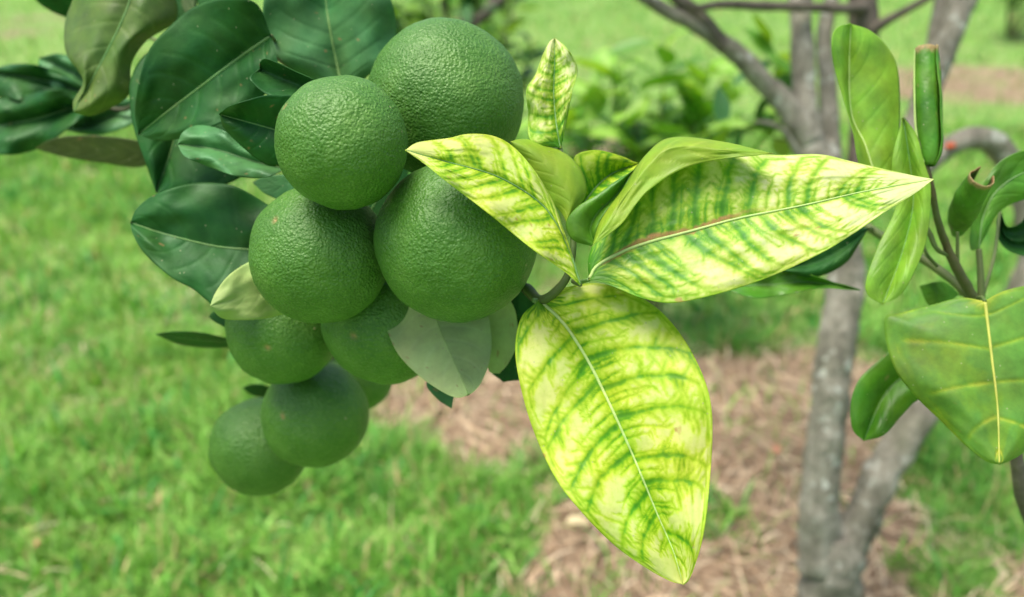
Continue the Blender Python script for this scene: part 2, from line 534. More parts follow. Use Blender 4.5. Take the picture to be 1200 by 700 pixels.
def blades(name, X, Y, L, Wd, lean, az, col, segs, mat, flat=False, z0=0., tipc=1.15, **kw):
    n = len(X)
    t = np.linspace(0, 1, segs + 1)
    dirx, diry = np.cos(az), np.sin(az)
    # arching blade: starts steep, bends over by 'lean'
    if flat:
        h = (np.sin(np.pi * t)[None] * L[:, None] * .10 + z0)
        r = (t[None] - .5) * L[:, None]
        h = h + (t[None] - .5) * L[:, None] * lean[:, None]
        h = np.maximum(h, .002)
    else:
        ang = lean[:, None] * t[None] ** 1.0
        dz = np.cos(ang); dr = np.sin(ang)
        h = np.cumsum(dz, 1) / (segs + 1) * L[:, None]; h = h - h[:, :1] - .004
        r = np.cumsum(dr, 1) / (segs + 1) * L[:, None]; r = r - r[:, :1]
    cx = X[:, None] + r * dirx[:, None]; cy = Y[:, None] + r * diry[:, None]
    w = Wd[:, None] * ((1 - t[None] ** 2.2) * .5 if not flat else np.full((1, segs + 1), .5))
    tw = az + math.pi / 2 + rng.uniform(-.6, .6, n)
    px, py = np.cos(tw), np.sin(tw)
    va = np.stack([cx - w * px[:, None], cy - w * py[:, None], h], -1)
    vb = np.stack([cx + w * px[:, None], cy + w * py[:, None], h], -1)
    v = np.stack([va, vb], 2).reshape(-1, 3)                       # n,(segs+1),2
    k = np.arange(segs)
    q = np.stack([2 * k, 2 * k + 1, 2 * k + 3, 2 * k + 2], -1)
    f = (np.arange(n)[:, None, None] * (2 * (segs + 1)) + q[None]).reshape(-1, 4)
    c = np.repeat(col[:, None, :], 2 * (segs + 1), 1)
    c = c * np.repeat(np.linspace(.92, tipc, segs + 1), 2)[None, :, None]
    me = mesh_np(name, v, f, {'col': np.clip(c, 0, 1).reshape(-1, 3)}, mats=[mat])
    return link(name, me, **kw)


zones = [(92000, .75, 2.3, 1.0, (.045, .115), (.003, .0062)), (86000, 2.3, 4.8, 1.2, (.05, .12), (.004, .009)), (70000, 4.8, 13., 1.35, (.05, .12), (.006, .013))]
XX, YY, LL, WW = [], [], [], []
for n, y0, y1, m_, (l0, l1), (w0, w1) in zones:
    X, Y = scatter(n, y0, y1)
    d = dryness(X, Y)
    tuft = fbm(X * 9, Y * 9, seed=41)
    keep = rng.uniform(0, 1, n) < np.clip((1 - d) ** 1.6 * (.30 + 1.3 * tuft), .035, 1)
    X, Y, tuft = X[keep], Y[keep], tuft[keep]
    XX.append(X); YY.append(Y)
    LL.append(rng.uniform(l0, l1, len(X)) * (.30 + 1.5 * tuft)); WW.append(rng.uniform(w0, w1, len(X)))
X, Y, L, Wd = map(np.concatenate, (XX, YY, LL, WW))
n = len(X)
g1 = np.array([.115, .335, .036]); g2 = np.array([.290, .520, .105]); g3 = np.array([.060, .285, .050]); g4 = np.array([.52, .40, .20])
q = fbm(X * 1.6, Y * 1.6, seed=50)[:, None] * .8 + .35 * rng.uniform(-1, 1, (n, 1)) + .1
q = np.clip(q, 0, 1)
col = g1 * (1 - q) + g2 * q
q2 = np.clip(smooth(.50, .68, fbm(X * 3.3, Y * 3.3, seed=61))[:, None] * .9 * rng.uniform(0, 1, (n, 1)), 0, 1)
col = col * (1 - q2) + g3 * q2
far = smooth(2.5, 6, Y)[:, None]
dr = (rng.uniform(0, 1, n) < .10)[:, None]
col = np.where(dr, g4 * rng.uniform(.7, 1.2, (n, 1)), col) * rng.uniform(.6, 1.25, (n, 1))
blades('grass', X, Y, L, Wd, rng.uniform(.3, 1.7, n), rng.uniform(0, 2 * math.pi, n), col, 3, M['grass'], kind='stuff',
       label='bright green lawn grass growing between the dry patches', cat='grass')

X, Y = scatter(24000, .75, 4.2)
d = dryness(X, Y); cl = fbm(X * 4.5, Y * 4.5, seed=91)
keep = rng.uniform(0, 1, len(X)) < np.clip((1 - d) * smooth(.42, .66, cl) + .02, 0, 1)
X, Y = X[keep], Y[keep]; n = len(X)
q = rng.uniform(0, 1, (n, 1))
col = (g1 * (1 - q) + g2 * q) * rng.uniform(.6, 1.15, (n, 1))
q = (rng.uniform(0, 1, (n, 1)) < .35); col = np.where(q, g3 * rng.uniform(.7, 1.2, (n, 1)), col)
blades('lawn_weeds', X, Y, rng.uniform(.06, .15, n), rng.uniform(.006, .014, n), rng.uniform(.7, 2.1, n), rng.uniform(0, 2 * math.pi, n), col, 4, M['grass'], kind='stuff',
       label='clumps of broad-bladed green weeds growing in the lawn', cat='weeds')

X, Y = scatter(220000, .75, 8.)
d = dryness(X, Y)
keep = rng.uniform(0, 1, len(X)) < np.clip(d * 1.0 + .04, 0, 1) * np.where(Y > 3, .6, 1)
X, Y = X[keep], Y[keep]; n = len(X)
s1 = np.array([.55, .405, .265]); s2 = np.array([.25, .16, .095]); s3 = np.array([.70, .585, .41])
q = rng.uniform(0, 1, (n, 1)); col = np.where(q < .45, s1, np.where(q < .75, s2, s3)) * rng.uniform(.7, 1.2, (n, 1))
flow = 2.5 * fbm(X * 2, Y * 2, seed=70) * math.pi + rng.normal(0, .7, n)
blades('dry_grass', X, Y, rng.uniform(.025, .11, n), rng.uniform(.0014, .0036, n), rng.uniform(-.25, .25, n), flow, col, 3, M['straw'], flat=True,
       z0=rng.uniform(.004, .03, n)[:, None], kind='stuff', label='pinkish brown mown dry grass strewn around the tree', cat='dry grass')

# ------------------------------------------------------------------ leaves
def sheet(name, grid, mf, mb, attrs, th=.00035, parent=None, label=None, flip=False):
    """a closed thin blade from a grid of points: camera-facing side mf, far side mb, and a rim"""
    nu, nv, _ = grid.shape
    du = np.gradient(grid, axis=0); dv = np.gradient(grid, axis=1)
    nr = np.cross(du, dv); ln = np.linalg.norm(nr, axis=-1)
    bad = ln < 1e-10
    nr = nr / np.maximum(ln, 1e-12)[..., None]
    for i in (0, nu - 1):                                   # pointed ends: take the normal of the next row
        nr[i] = nr[1 if i == 0 else nu - 2]
    nr[bad] = nr[nu // 2, nv // 2]
    c = nr[nu // 2, nv // 2]
    if (c @ (grid[nu // 2, nv // 2] - CAM) > 0) != flip: nr = -nr; wind = True
    else: wind = False
    A = grid; B = grid - nr * th
    v = np.vstack([A.reshape(-1, 3), B.reshape(-1, 3)])
    ii = np.arange(nu * nv).reshape(nu, nv); N = nu * nv
    top = np.stack([ii[:-1, :-1], ii[1:, :-1], ii[1:, 1:], ii[:-1, 1:]], -1).reshape(-1, 4)
    if wind: top = top[:, ::-1]
    bot = top[:, ::-1] + N
    rims = []
    for line, rev in ((ii[:, 0], False), (ii[:, -1], True), (ii[0], True), (ii[-1], False)):
        r = np.stack([line[:-1], line[:-1] + N, line[1:] + N, line[1:]], -1)
        if rev != wind: r = r[:, ::-1]
        rims.append(r)
    rim = np.vstack(rims)
    f = np.vstack([top, bot, rim])
    mi = np.r_[np.zeros(len(top)), np.ones(len(bot)), np.zeros(len(rim))]
    at = {k: np.r_[a.ravel(), a.ravel()] for k, a in attrs.items()}
    me = mesh_np(name, v, f, at, mats=[mf, mb], midx=mi)
    return link(name, me, parent, label), nr


def veins(U, V, nlat, slope, curve, seed, asp, wid, fuzz, hero):
    """lateral veins of a leaf in (u along, v across) space, 0..1; their edges are feathered by short side veins"""
    r = np.random.default_rng(seed)
    av = np.abs(V)
    wu = U + .022 * fuzz * (fbm(U * 5, V * 3 + 7, seed=seed, o=2) - .5)
    out = np.zeros_like(U)
    for sd in (-1, 1):
        us = np.linspace(-.12, .93, nlat) + r.normal(0, .010, nlat)
        gap = us[1] - us[0]
        m = (V * sd > 0)
        for i, u0 in enumerate(us):
            for sub in ((0, 1, 2, 3) if hero else (0,)):
                uu = u0 if sub == 0 else u0 + gap * (sub / 4. + r.normal(0, .05))
                reach = r.uniform(.88, .98) if sub == 0 else r.uniform(.22, .62)
                sl = slope * (1 + r.normal(0, .07)); cu = curve * (1 + r.normal(0, .12))
                if sub: sl *= 1.05; cu *= .6
                line = uu + sl * av + cu * av ** 2.2
                e = wu - line; dist = np.abs(e)
                sid = np.where(e > 0, 0, 50)
                k = seed + i * 7 + sub * 3
                w = wid * (1. if sub == 0 else .45) * (1.15 - .5 * av)
                if hero:
                    teeth = vnoise(av * (26 if sub == 0 else 18) + e * 40, sid + .0 * av, seed=k)
                    teeth = smooth(.35, .95, teeth)
                    w = w * (.55 + 1.5 * teeth * (1 if sub == 0 else .7))
                s = np.exp(-(dist / w) ** 2 * .8) * smooth(reach, reach - .22, av) * (1 if sub == 0 else .72)
                if hero and sub == 0:
                    s = np.maximum(s, .62 * np.exp(-(dist / (wid * 2.1 * (1.1 - .4 * av))) ** 2) * smooth(reach, reach - .3, av) * (.6 + .8 * vnoise(av * 9, e * 30, seed=k + 1)))
                if sub == 0:
                    hook = np.exp(-((av - .87 + .02 * np.sin(U * 40)) / .03) ** 2) * smooth(line - .02, line + .02, wu) * smooth(line + gap * 1.3, line + gap * .5, wu) * .5
                    s = np.maximum(s, hook)
                out = np.where(m, np.maximum(out, s), out)
    return out


def network(U, V, nlat, slope, curve, seed, asp, wid):
    """branching vein network drawn into (u, v) space: laterals, side veins and fine branchlets; returns sharp lines and soft halo"""
    r = np.random.default_rng(seed)
    nu, nv = U.shape
    segs = []                                            # x0 y0 x1 y1 width strength, x = u, y = v * asp

    def poly(pts, w0, w1, st):
        n = len(pts) - 1
        for i in range(n):
            t = i / max(1, n - 1) if n > 1 else 0
            segs.append((*pts[i], *pts[i + 1], w0 + (w1 - w0) * t, st * (1 - .35 * t)))

    for sd in (-1, 1):
        us = np.linspace(-.10, .80, nlat) + r.normal(0, .019, nlat)
        gap = us[1] - us[0]
        for i, u0 in enumerate(us):
            for sub in range(4):
                uu = u0 if sub == 0 else u0 + gap * (sub / 4 + r.normal(0, .06))
                reach = r.uniform(.90, .97) if sub == 0 else r.uniform(.18, .55) * (1.25 if sub == 2 else 1)
                fl_ = 1 - .55 * max(0, u0) ; sl = fl_ * slope * (1 + r.normal(0, .10)); cu = fl_ * curve * (1 + r.normal(0, .2))
                n = 15 if sub == 0 else 8
                a = np.linspace(0, reach, n)
                uv = uu + sl * a + cu * a ** 2.2 + np.cumsum(r.normal(0, .0022, n))
                pts = np.stack([uv, sd * a * asp], 1)
                w = wid * (1 if sub == 0 else .55)
                poly(pts, w, w * .6, 1. if sub == 0 else .8)
                tg = np.gradient(pts, axis=0); tg /= np.linalg.norm(tg, axis=1)[:, None]
                # branchlets
                for k in range(1, n):
                    for s_ in (-1, 1):
                        if r.random() > (.62 if sub == 0 else .42): continue
                        ang = s_ * r.uniform(.6, 1.25)
                        d = np.array([tg[k, 0] * math.cos(ang) - tg[k, 1] * math.sin(ang), tg[k, 0] * math.sin(ang) + tg[k, 1] * math.cos(ang)])
                        ln = r.uniform(.15, .52) * gap * (1 if sub == 0 else .5)
                        q = [pts[k]]
                        for m in range(3):
                            q.append(q[-1] + d * ln / 3 + r.normal(0, ln * .07, 2))
                        poly(np.array(q), w * .70, w * .45, .55)
                        if sub == 0 and r.random() < .2:
                            d2 = d + r.normal(0, .7, 2); poly(np.array([q[2], q[2] + d2 * ln * .35]), w * .3, w * .2, .5)
                if sub == 0:                               # hook along the margin to the next lateral
                    h = np.array([[uv[-1], sd * reach * asp], [uv[-1] + gap * .4, sd * (reach + .02) * asp], [uv[-1] + gap * .9, sd * (reach - .01) * asp]])
                    poly(h, w * .5, w * .4, .6)
    X = U; Y = V * asp
    line = np.zeros_like(U); halo = np.zeros_like(U)
    uax = U[:, 0]; vax = V[0] * asp
    for x0, y0, x1, y1, w, st in segs:
        m = w * 8
        i0, i1 = np.searchsorted(uax, (min(x0, x1) - m, max(x0, x1) + m)); j0, j1 = np.searchsorted(vax, (min(y0, y1) - m, max(y0, y1) + m))
        if i1 <= i0 or j1 <= j0: continue
        xs = X[i0:i1, j0:j1] - x0; ys = Y[i0:i1, j0:j1] - y0
        dx, dy = x1 - x0, y1 - y0
        t = np.clip((xs * dx + ys * dy) / (dx * dx + dy * dy + 1e-12), 0, 1)
        d2 = (xs - t * dx) ** 2 + (ys - t * dy) ** 2
        L_ = line[i0:i1, j0:j1]; np.maximum(L_, st * np.exp(-d2 / (w * w)), out=L_)
        H_ = halo[i0:i1, j0:j1]; np.maximum(H_, st * np.exp(-d2 / (w * 3.2) ** 2), out=H_)
    return line, halo


def leaf(parent, mid, L, R, d0, gx=0., gy=0., fold=.0, bulge=.0, wave=0., wk=3., arch=0., mf='dark', mb='dark_back', nu=100, nv=33,
         nlat=8, slope=.22, curve=.05, vw=.012, vgain=.6, hero=False, rib='ribgreen', ribr=(.0007, .0002), stalk=None, label=None, seed=1,
         relief=.0002, brownf=None, veinf=None, extra=None, th=.0004, pucker=0., fexp=1.3, stalkr=.0012):
    """a blade through three traced lines (margin, midrib, margin), at distance d0 with slopes gx, gy per 100 px"""
    parts = ([] if extra is None else [(extra[1], extra[0], extra[2])])
    mid_ = resample(mid, nu); L_ = resample(L, nu); R_ = resample(R, nu)
    xc, yc = np.mean(mid_[:, 0]), np.mean(mid_[:, 1])
    u = np.linspace(0, 1, nu)
    v = np.linspace(-1, 1, nv)
    U, V = np.meshgrid(u, v, indexing='ij'); av = np.abs(V)
    xy = np.where((V < 0)[..., None], mid_[:, None] + (L_ - mid_)[:, None] * av[..., None], mid_[:, None] + (R_ - mid_)[:, None] * av[..., None])
    D = d0 + gx * (xy[..., 0] - xc) / 100 + gy * (xy[..., 1] - yc) / 100
    env = smooth(0, .25, U) * smooth(1.0, .8, U)
    fl, fr = fold if isinstance(fold, tuple) else (fold, fold)
    D = D - np.where(V < 0, fl, fr) * av ** fexp * (.25 + .75 * env)
    D = D - bulge * np.sin(np.pi * av) * (.2 + .8 * env)
    D = D - arch * np.sin(np.pi * U)
    D = D - wave * av ** 2 * np.sin(U * 2 * math.pi * wk + np.where(V < 0, .7, 2.1) + seed) * env
    if hero:
        hwid = np.linalg.norm(L_ - R_, axis=1).max() / 2; ln = np.linalg.norm(np.diff(mid_, axis=0), axis=1).sum()
        Uw = U + .012 * (fbm(U * 6, V * 4, seed=seed) - .5)
        line, halo = network(U, V, nlat, slope, curve, seed, hwid / ln, vw)
        ve = np.clip(.54 * line + .54 * halo ** 1.25, 0, 1)
    else:
        ve = veins(U, V, nlat, slope, curve, seed, .3, vw, .4, False)
    if pucker:
        D = D - (pucker * (fbm(U * 7, V * 3.5, seed=seed + 90, o=3) - .5) if hero else .7 * pucker * (fbm(U * 4.5, V * 2.0, seed=seed + 90, o=2) - .5)) * env
    D = D + relief * ve
    grid = P(xy[..., 0], xy[..., 1], D)
    vattr = veinf(U, V, ve) if veinf else ve * vgain
    br = brownf(U, V) if brownf else smooth(.84, .88, fbm(U * 17, V * 9, seed=seed + 5)) * .7
    ob, nr = sheet('leaf', grid, M[mf], M[mb], {'vein': vattr, 'brown': br}, th, parent, label)
    # raised midrib on the side one sees, running on into the stalk
    if rib:
        c = grid[:, nv // 2] + nr[:, nv // 2] * .0001
        r0, r1 = ribr
        pts = c[1:-1]
        vv, ff = tube_grid(pts, np.linspace(r0, r1, len(pts)), 8, knob=.12, kscale=300)
        me = bpy.data.meshes.new('midrib'); me.from_pydata(vv.tolist(), [], [tuple(dict.fromkeys(k)) for k in ff.tolist()])
        me.polygons.foreach_set('use_smooth', [True] * len(me.polygons)); me.materials.append(M[rib]); me.update()
        link('midrib', me, ob)
    if stalk:
        b = np.array([mid_[0, 0], mid_[0, 1], D[0, nv // 2]])
        pts = np.vstack([P(*b)[None], PP(stalk)])
        k = np.linspace(stalkr * .92, stalkr * 1.16, len(pts))
        tube('leaf_stalk', pts, k, M['twig' if rib != 'ribpale' else 'ribgreen'], ob, ns=8)
    return ob


def roll(parent, axis, d0, gy, a0, a1, mf, mb, shrink=.3, nu=40, nv=40, rimw=.06, seed=1, label=None, rib=True):
    """a leaf rolled into a tube: axis points (x, y, radius px)"""
    a = resample(axis, nu); yc = a[:, 1].mean()
    d = d0 + gy * (a[:, 1] - yc) / 100
    c = P(a[:, 0], a[:, 1], d); rr = a[:, 2] / F * d
    t = np.gradient(c, axis=0); t /= np.linalg.norm(t, axis=1)[:, None]
    side = np.cross(t, FWD); side /= np.linalg.norm(side, axis=1)[:, None]
    dep = np.cross(side, t)
    th = np.linspace(a0, a1, nv); sh = np.linspace(1, 1 - shrink, nv)
    U, V = np.meshgrid(np.linspace(0, 1, nu), np.linspace(-1, 1, nv), indexing='ij')
    r = rr[:, None] * sh[None] * (1 + .30 * (fbm(U * 5, V * 4, seed=seed) - .5))
    grid = c[:, None] + (side[:, None] * np.cos(th)[None, :, None] - dep[:, None] * np.sin(th)[None, :, None]) * r[..., None]
    ve = veins(U, V, 7, .22, .05, seed, .3, .02, .5, False) * .6
    br = np.maximum(smooth(1 - rimw, 1 - rimw * .4, U + .05 * (fbm(U * 3, V * 7, seed=seed) - .5)), smooth(.8, .85, fbm(U * 12, V * 9, seed=seed)))
    ob = sheet('leaf', grid, M[mf], M[mb], {'vein': ve, 'brown': br}, .0005, parent, label)[0]
    pts = c - side * (rr * .93)[:, None] * (1 if side[nu // 2, 0] > 0 else -1) - dep * (rr * .25)[:, None] * 0
    vv, ff = tube_grid(pts[1:-1], np.linspace(.0008, .0004, nu - 2), 8)
    me = bpy.data.meshes.new('midrib'); me.from_pydata(vv.tolist(), [], [tuple(dict.fromkeys(q)) for q in ff.tolist()]); me.materials.append(M['ribpale']); me.update()
    if rib: link('midrib', me, ob)
    return ob


# ---- the fruiting branch
root_br = P(210, -80, .66)
BR = empty('fruiting_branch', root_br, 'citrus branch with dark leaves, several yellowed leaves and the cluster of green oranges', 'branch')
main_pts = [(-20, -420, .80), (150, -160, .68), (210, -80, .66), (300, 40, .645), (420, 130, .63), (520, 225, .605), (585, 305, .565), (625, 348, .510)]
tube('stem', PP(main_pts), [.0075, .0055, .0052, .0048, .0043, .0038, .0033, .0028], M['darktwig'], BR, ns=14, n=60, knob=.12, kscale=90)
tube('twig', PP([(400, 115, .632), (395, 240, .66), (385, 340, .69), (372, 420, .72), (350, 455, .735), (325, 470, .745)]), [.003, .0028, .0026, .0024, .0022, .002], M['darktwig'], BR, ns=10, n=40, knob=.12, kscale=90)
tube('twig', PP([(240, -40, .655), (195, 50, .69), (170, 105, .72), (148, 128, .745), (120, 125, .75)]), [.003, .0028, .0024, .002, .0015], M['darktwig'], BR, ns=10, n=30, knob=.12, kscale=90)
tube('twig', PP([(618, 338, .515), (634, 352, .497), (655, 338, .488), (667, 318, .486), (672, 285, .488), (668, 240, .492), (660, 190, .495), (656, 172, .497)]),
     [.0030, .0027, .0024, .0021, .0018, .0016, .0014, .0012], M['twig'], BR, ns=12, n=50, knob=.10, kscale=120)
tube('twig', PP([(190, -60, .665), (182, -10, .645), (196, 14, .64), (212, 40, .64)]), [.0028, .0026, .002, .0014], M['darktwig'], BR, ns=10, n=20)


def chl_field(base, marg, gain=1., seed=3, tip=0., midw=.10, side=None, brk=.25):
    def f(U, V, ve):
        av = np.abs(V)
        nz = fbm(U * 30, V * 14, seed=seed, o=3) - .5
        nz2 = fbm(U * 7, V * 4, seed=seed + 4, o=2) - .5
        fine = fbm(U * 75, V * 34, seed=seed + 9, o=2) - .5
        m = np.exp(-(av / midw) ** 2) * .50
        b = smooth(base, 0, U + .15 * nz) * .85
        e = smooth(1 - marg, 1., av + .06 * nz) * .36
        x = np.maximum.reduce([ve * gain * (1 + .7 * nz) * (1 - brk * smooth(.45, .75, fbm(U * 13, V * 6, seed=seed + 40))), m, b, e])
        x = x + .20 * nz * (1 - x) + .24 * nz2 + .10 * fine * (1 - x) + tip * (U - .5)
        if side is not None: x = x + side(U, V)
        return np.clip(x, 0, 1)
    return f


HN = dict(nu=260, nv=131, hero=True, relief=.00035)
# large hanging yellow leaf
leaf(BR, [(632, 352), (661, 380), (689, 423), (716, 477), (743, 537), (770, 602), (789, 646), (800, 684)],
     [(632, 352), (612, 370), (604, 401), (607, 439), (623, 499), (650, 559), (683, 602), (721, 640), (759, 667), (785, 681), (800, 685)],
     [(632, 352), (645, 343), (667, 336), (699, 332), (737, 342), (770, 361), (797, 391), (819, 429), (832, 467), (835, 510), (831, 575), (824, 629), (814, 664), (807, 680), (800, 685)],
     .475, gx=-.004, gy=-.011, fold=.010, bulge=.006, wave=.0035, wk=2.5, arch=.006, mf='chl', mb='limeback', nlat=9, slope=.12, curve=.08, vw=.0088,
     veinf=chl_field(.10, .10, .92, 3, -.06), rib='ribpale', ribr=(.0011, .00035), stalk=[(625, 352, .493)], seed=4, pucker=.004,
     brownf=lambda U, V: np.clip(.8 * smooth(.84, .90, fbm(U * 14, V * 7, seed=77)) + .0 * U, 0, 1),
     label='large hanging yellow leaf with green veins and a pale midrib', **HN)
# yellow leaf crossing the fruit
leaf(BR, [(680, 334), (668, 296), (652, 262), (628, 234), (580, 206), (520, 189), (475, 176)],
     [(680, 334), (662, 319), (645, 307), (610, 281), (575, 252), (535, 222), (500, 194), (475, 176)],
     [(680, 334), (670, 296), (660, 268), (650, 240), (630, 205), (605, 175), (580, 160), (550, 157), (525, 162), (490, 167), (475, 176)],
     .452, gx=.014, gy=-.008, fold=(.006, -.005), bulge=.003, wave=.003, wk=3.5, mf='chl', mb='limeback', nlat=12, slope=.12, curve=.05, vw=.0105,
     veinf=chl_field(.05, .08, .85, 13, -.05, side=lambda U, V: -.10), rib='ribgreen', ribr=(.0007, .0003), stalk=[(672, 330, .486)], seed=8, pucker=.003,
     label='pointed yellow leaf with green veins lying across the oranges', **HN)
# upright narrow leaf
leaf(BR, [(657, 174), (652, 145), (649, 110), (650, 75), (650, 45)],
     [(657, 174), (622, 165), (619, 130), (617, 105), (627, 88), (637, 62), (644, 49), (650, 45)],
     [(657, 174), (664, 145), (670, 110), (677, 84), (672, 68), (662, 54), (650, 45)],
     .500, gy=-.006, fold=.005, bulge=.004, wave=.004, wk=2.2, mf='cream', mb='limeback', nu=110, nv=61, hero=True, nlat=8, slope=.10, curve=.04, vw=.014,
     veinf=chl_field(.22, .12, .8, 23, -.45, midw=.16), rib='ribgreen', ribr=(.0007, .0003), seed=12, pucker=.004, relief=.0003,
     label='small upright cream and green leaf beside the largest orange')
# short leaf showing its lime back
leaf(BR, [(664, 262), (668, 235), (650, 205), (620, 178), (598, 166)],
     [(664, 262), (658, 250), (640, 230), (622, 205), (606, 182), (598, 166)],
     [(664, 262), (676, 246), (687, 226), (683, 203), (665, 181), (636, 167), (612, 163), (598, 166)],
     .482, gx=-.002, fold=(-.004, -.014), fexp=2., bulge=0, wave=.001, mf='limeback', mb='chl', nu=60, nv=33, rib=None, seed=15, vgain=.25,
     label='short lime leaf curled behind the pointed yellow leaf')
# dark mottled leaf behind
leaf(BR, [(672, 262), (690, 230), (715, 205), (748, 192)], [(672, 262), (672, 225), (672, 196), (676, 181), (700, 176), (728, 183), (748, 192)],
     [(672, 262), (695, 248), (722, 226), (740, 206), (748, 192)], .515, gx=.01, fold=.008, bulge=.004, mf='chl', mb='limeback', nu=90, nv=49, hero=True, nlat=7,
     slope=.2, vw=.016, veinf=chl_field(.5, .12, .9, 33, .0, side=lambda U, V: .22 + .1 * V), seed=16, rib='ribgreen', stalk=[(672, 280, .489)])
# big mottled leaf pointing right, upper margin rolled over
M4 = [(690, 328), (700, 312), (724, 298), (754, 286), (810, 271), (866, 256), (941, 241), (1016, 224), (1094, 210)]
leaf(BR, M4, [(690, 328), (690, 300), (706, 262), (733, 218), (760, 180), (787, 164), (847, 168), (900, 181), (960, 181), (997, 189), (1035, 198), (1072, 206), (1094, 210)],
     [(690, 328), (700, 330), (716, 335), (754, 350), (791, 355), (847, 343), (904, 324), (960, 298), (997, 276), (1035, 250), (1072, 227), (1094, 210)],
     .468, gx=-.0035, gy=-.008, fold=(-.009, .008), bulge=.003, wave=.002, wk=2.5, arch=.004, mf='cream', mb='limeback', nlat=13, slope=.13, curve=.05, vw=.0082,
     veinf=chl_field(.14, .06, .86, 43, -.22, midw=.08, brk=.35, side=lambda U, V: .16 * smooth(-.15, -.85, V) * smooth(.62, .30, U) + .14 * smooth(.6, .1, U)),
     rib='ribpale', ribr=(.0010, .0003), stalk=[(676, 332, .486)], seed=20, pucker=.004,
     brownf=lambda U, V: np.clip(smooth(.12, .03, np.abs(V + .035 - .03 * np.sin(U * 22) + .1 * (fbm(U * 40, V * 5, seed=9) - .5)) * (1 + 2.2 * smooth(.12, .5, U))) * smooth(.62, .35, U + .25 * (fbm(U * 25, V * 9, seed=8) - .5)) * smooth(.0, .06, U) * 1.0
                                 + .7 * smooth(.82, .87, fbm(U * 16, V * 8, seed=79)), 0, 1),
     label='long cream and green mottled leaf with a brown scar along its midrib', **HN)
# its rolled margin, a lime flap folded back towards the viewer
leaf(BR, [(694, 288), (716, 258), (737, 226), (764, 194), (790, 176), (847, 176), (906, 180)], [(694, 288), (704, 258), (732, 217), (757, 181), (787, 161), (847, 166), (906, 180)],
     [(694, 288), (727, 264), (745, 240), (763, 221), (802, 197), (850, 186), (906, 180)], .458, gx=-.0025, gy=-.006, fold=(-.017, .0), bulge=.0, mf='limeback', mb='cream',
     nu=60, nv=25, rib=None, seed=22, vgain=.45, slope=.1, fexp=2., pucker=.006)
# dark base leaf beneath the flap with a shiny rim
leaf(BR, [(700, 290), (692, 270), (700, 250), (722, 228), (742, 200)], [(700, 290), (672, 282), (663, 262), (676, 243), (700, 228), (722, 212), (742, 200)],
     [(700, 290), (704, 272), (714, 255), (730, 230), (742, 200)], .478, gx=-.003, fold=(.006, 0), bulge=.004, mf='mid', mb='limeback', nu=50, nv=29, rib=None, seed=23, vgain=.3)

# ---- dark leaves of the branch
D1 = dict(nu=150, nv=49)
# large leaf behind the cluster, upper side
leaf(BR, [(318, 42), (280, 68), (235, 102), (195, 132), (162, 158)], [(318, 42), (300, 4), (262, -2), (228, 8), (200, 30), (175, 58), (163, 95), (158, 130), (162, 158)],
     [(318, 42), (325, 90), (290, 128), (245, 150), (205, 164), (180, 164), (162, 158)], .575, gx=-.006, gy=.010, fold=.010, bulge=.005, wave=.005, wk=1.6, mf='dark', nlat=9, vgain=.5,
     stalk=[(330, 60, .64)], seed=31, rib='ribgreen', ribr=(.0011, .0005), pucker=.010, **D1)
# dark leaf behind it, hanging lower
leaf(BR, [(230, 40), (215, 100), (205, 160), (183, 226)], [(230, 40), (175, 60), (154, 90), (152, 120), (157, 152), (170, 190), (183, 226)],
     [(230, 40), (290, 90), (300, 150), (290, 200), (245, 222), (183, 226)], .612, gx=.004, gy=-.008, fold=.008, bulge=.006, mf='dark', seed=32, stalk=[(270, 10, .648)], rib='ribgreen', **D1)
# grey-green leaf rising behind the oranges
leaf(BR, [(402, 108), (396, 80), (388, 40), (382, 0), (378, -70)], [(402, 108), (365, 97), (330, 72), (312, 45), (309, 0), (330, -45), (378, -70)],
     [(402, 108), (428, 92), (450, 68), (464, 40), (458, 0), (430, -45), (378, -70)], .590, gy=.006, fold=.006, bulge=.008, wave=.004, mf='grey', nlat=9, vgain=.4, rib='ribgreen',
     ribr=(.0014, .0007), stalk=[(405, 120, .63)], seed=33, pucker=.012, **D1)
# small folded dark leaf
leaf(BR, [(372, 112), (350, 100), (325, 90), (305, 81)], [(372, 112), (372, 97), (346, 84), (325, 74), (311, 69), (305, 73), (305, 81)],
     [(372, 112), (346, 116), (325, 114), (310, 109), (297, 98), (293, 90), (305, 81)], .515, fold=.010, mf='dark', nu=40, nv=25, seed=34, stalk=[(395, 118, .625)], rib=None, label='small folded near-black leaf')
# leaf folded along its midrib, beside the fruit
leaf(BR, [(348, 160), (325, 153), (290, 143), (257, 134)], [(348, 160), (345, 116), (330, 112), (312, 112), (290, 118), (268, 125), (257, 134)],
     [(348, 160), (335, 190), (318, 195), (300, 186), (277, 166), (262, 150), (257, 134)], .510, gx=.01, fold=(.014, -.004), bulge=.003, mf='dark', nu=50, nv=29, seed=35, stalk=[(420, 150, .62)], rib='ribgreen', ribr=(.0005, .0002))
# pale glossy wavy leaf under it
leaf(BR, [(335, 198), (300, 190), (255, 176), (208, 169)], [(335, 198), (318, 178), (292, 168), (270, 157), (250, 149), (230, 147), (214, 155), (208, 169)],
     [(335, 198), (315, 207), (293, 209), (265, 203), (238, 193), (216, 183), (208, 169)], .540, gx=.004, gy=-.03, fold=.006, bulge=.004, wave=.006, wk=2.5, mf='grey', nu=50, nv=29, seed=36,
     stalk=[(425, 150, .62)], vgain=.3, rib='ribgreen', ribr=(.0005, .0002), pucker=.008)
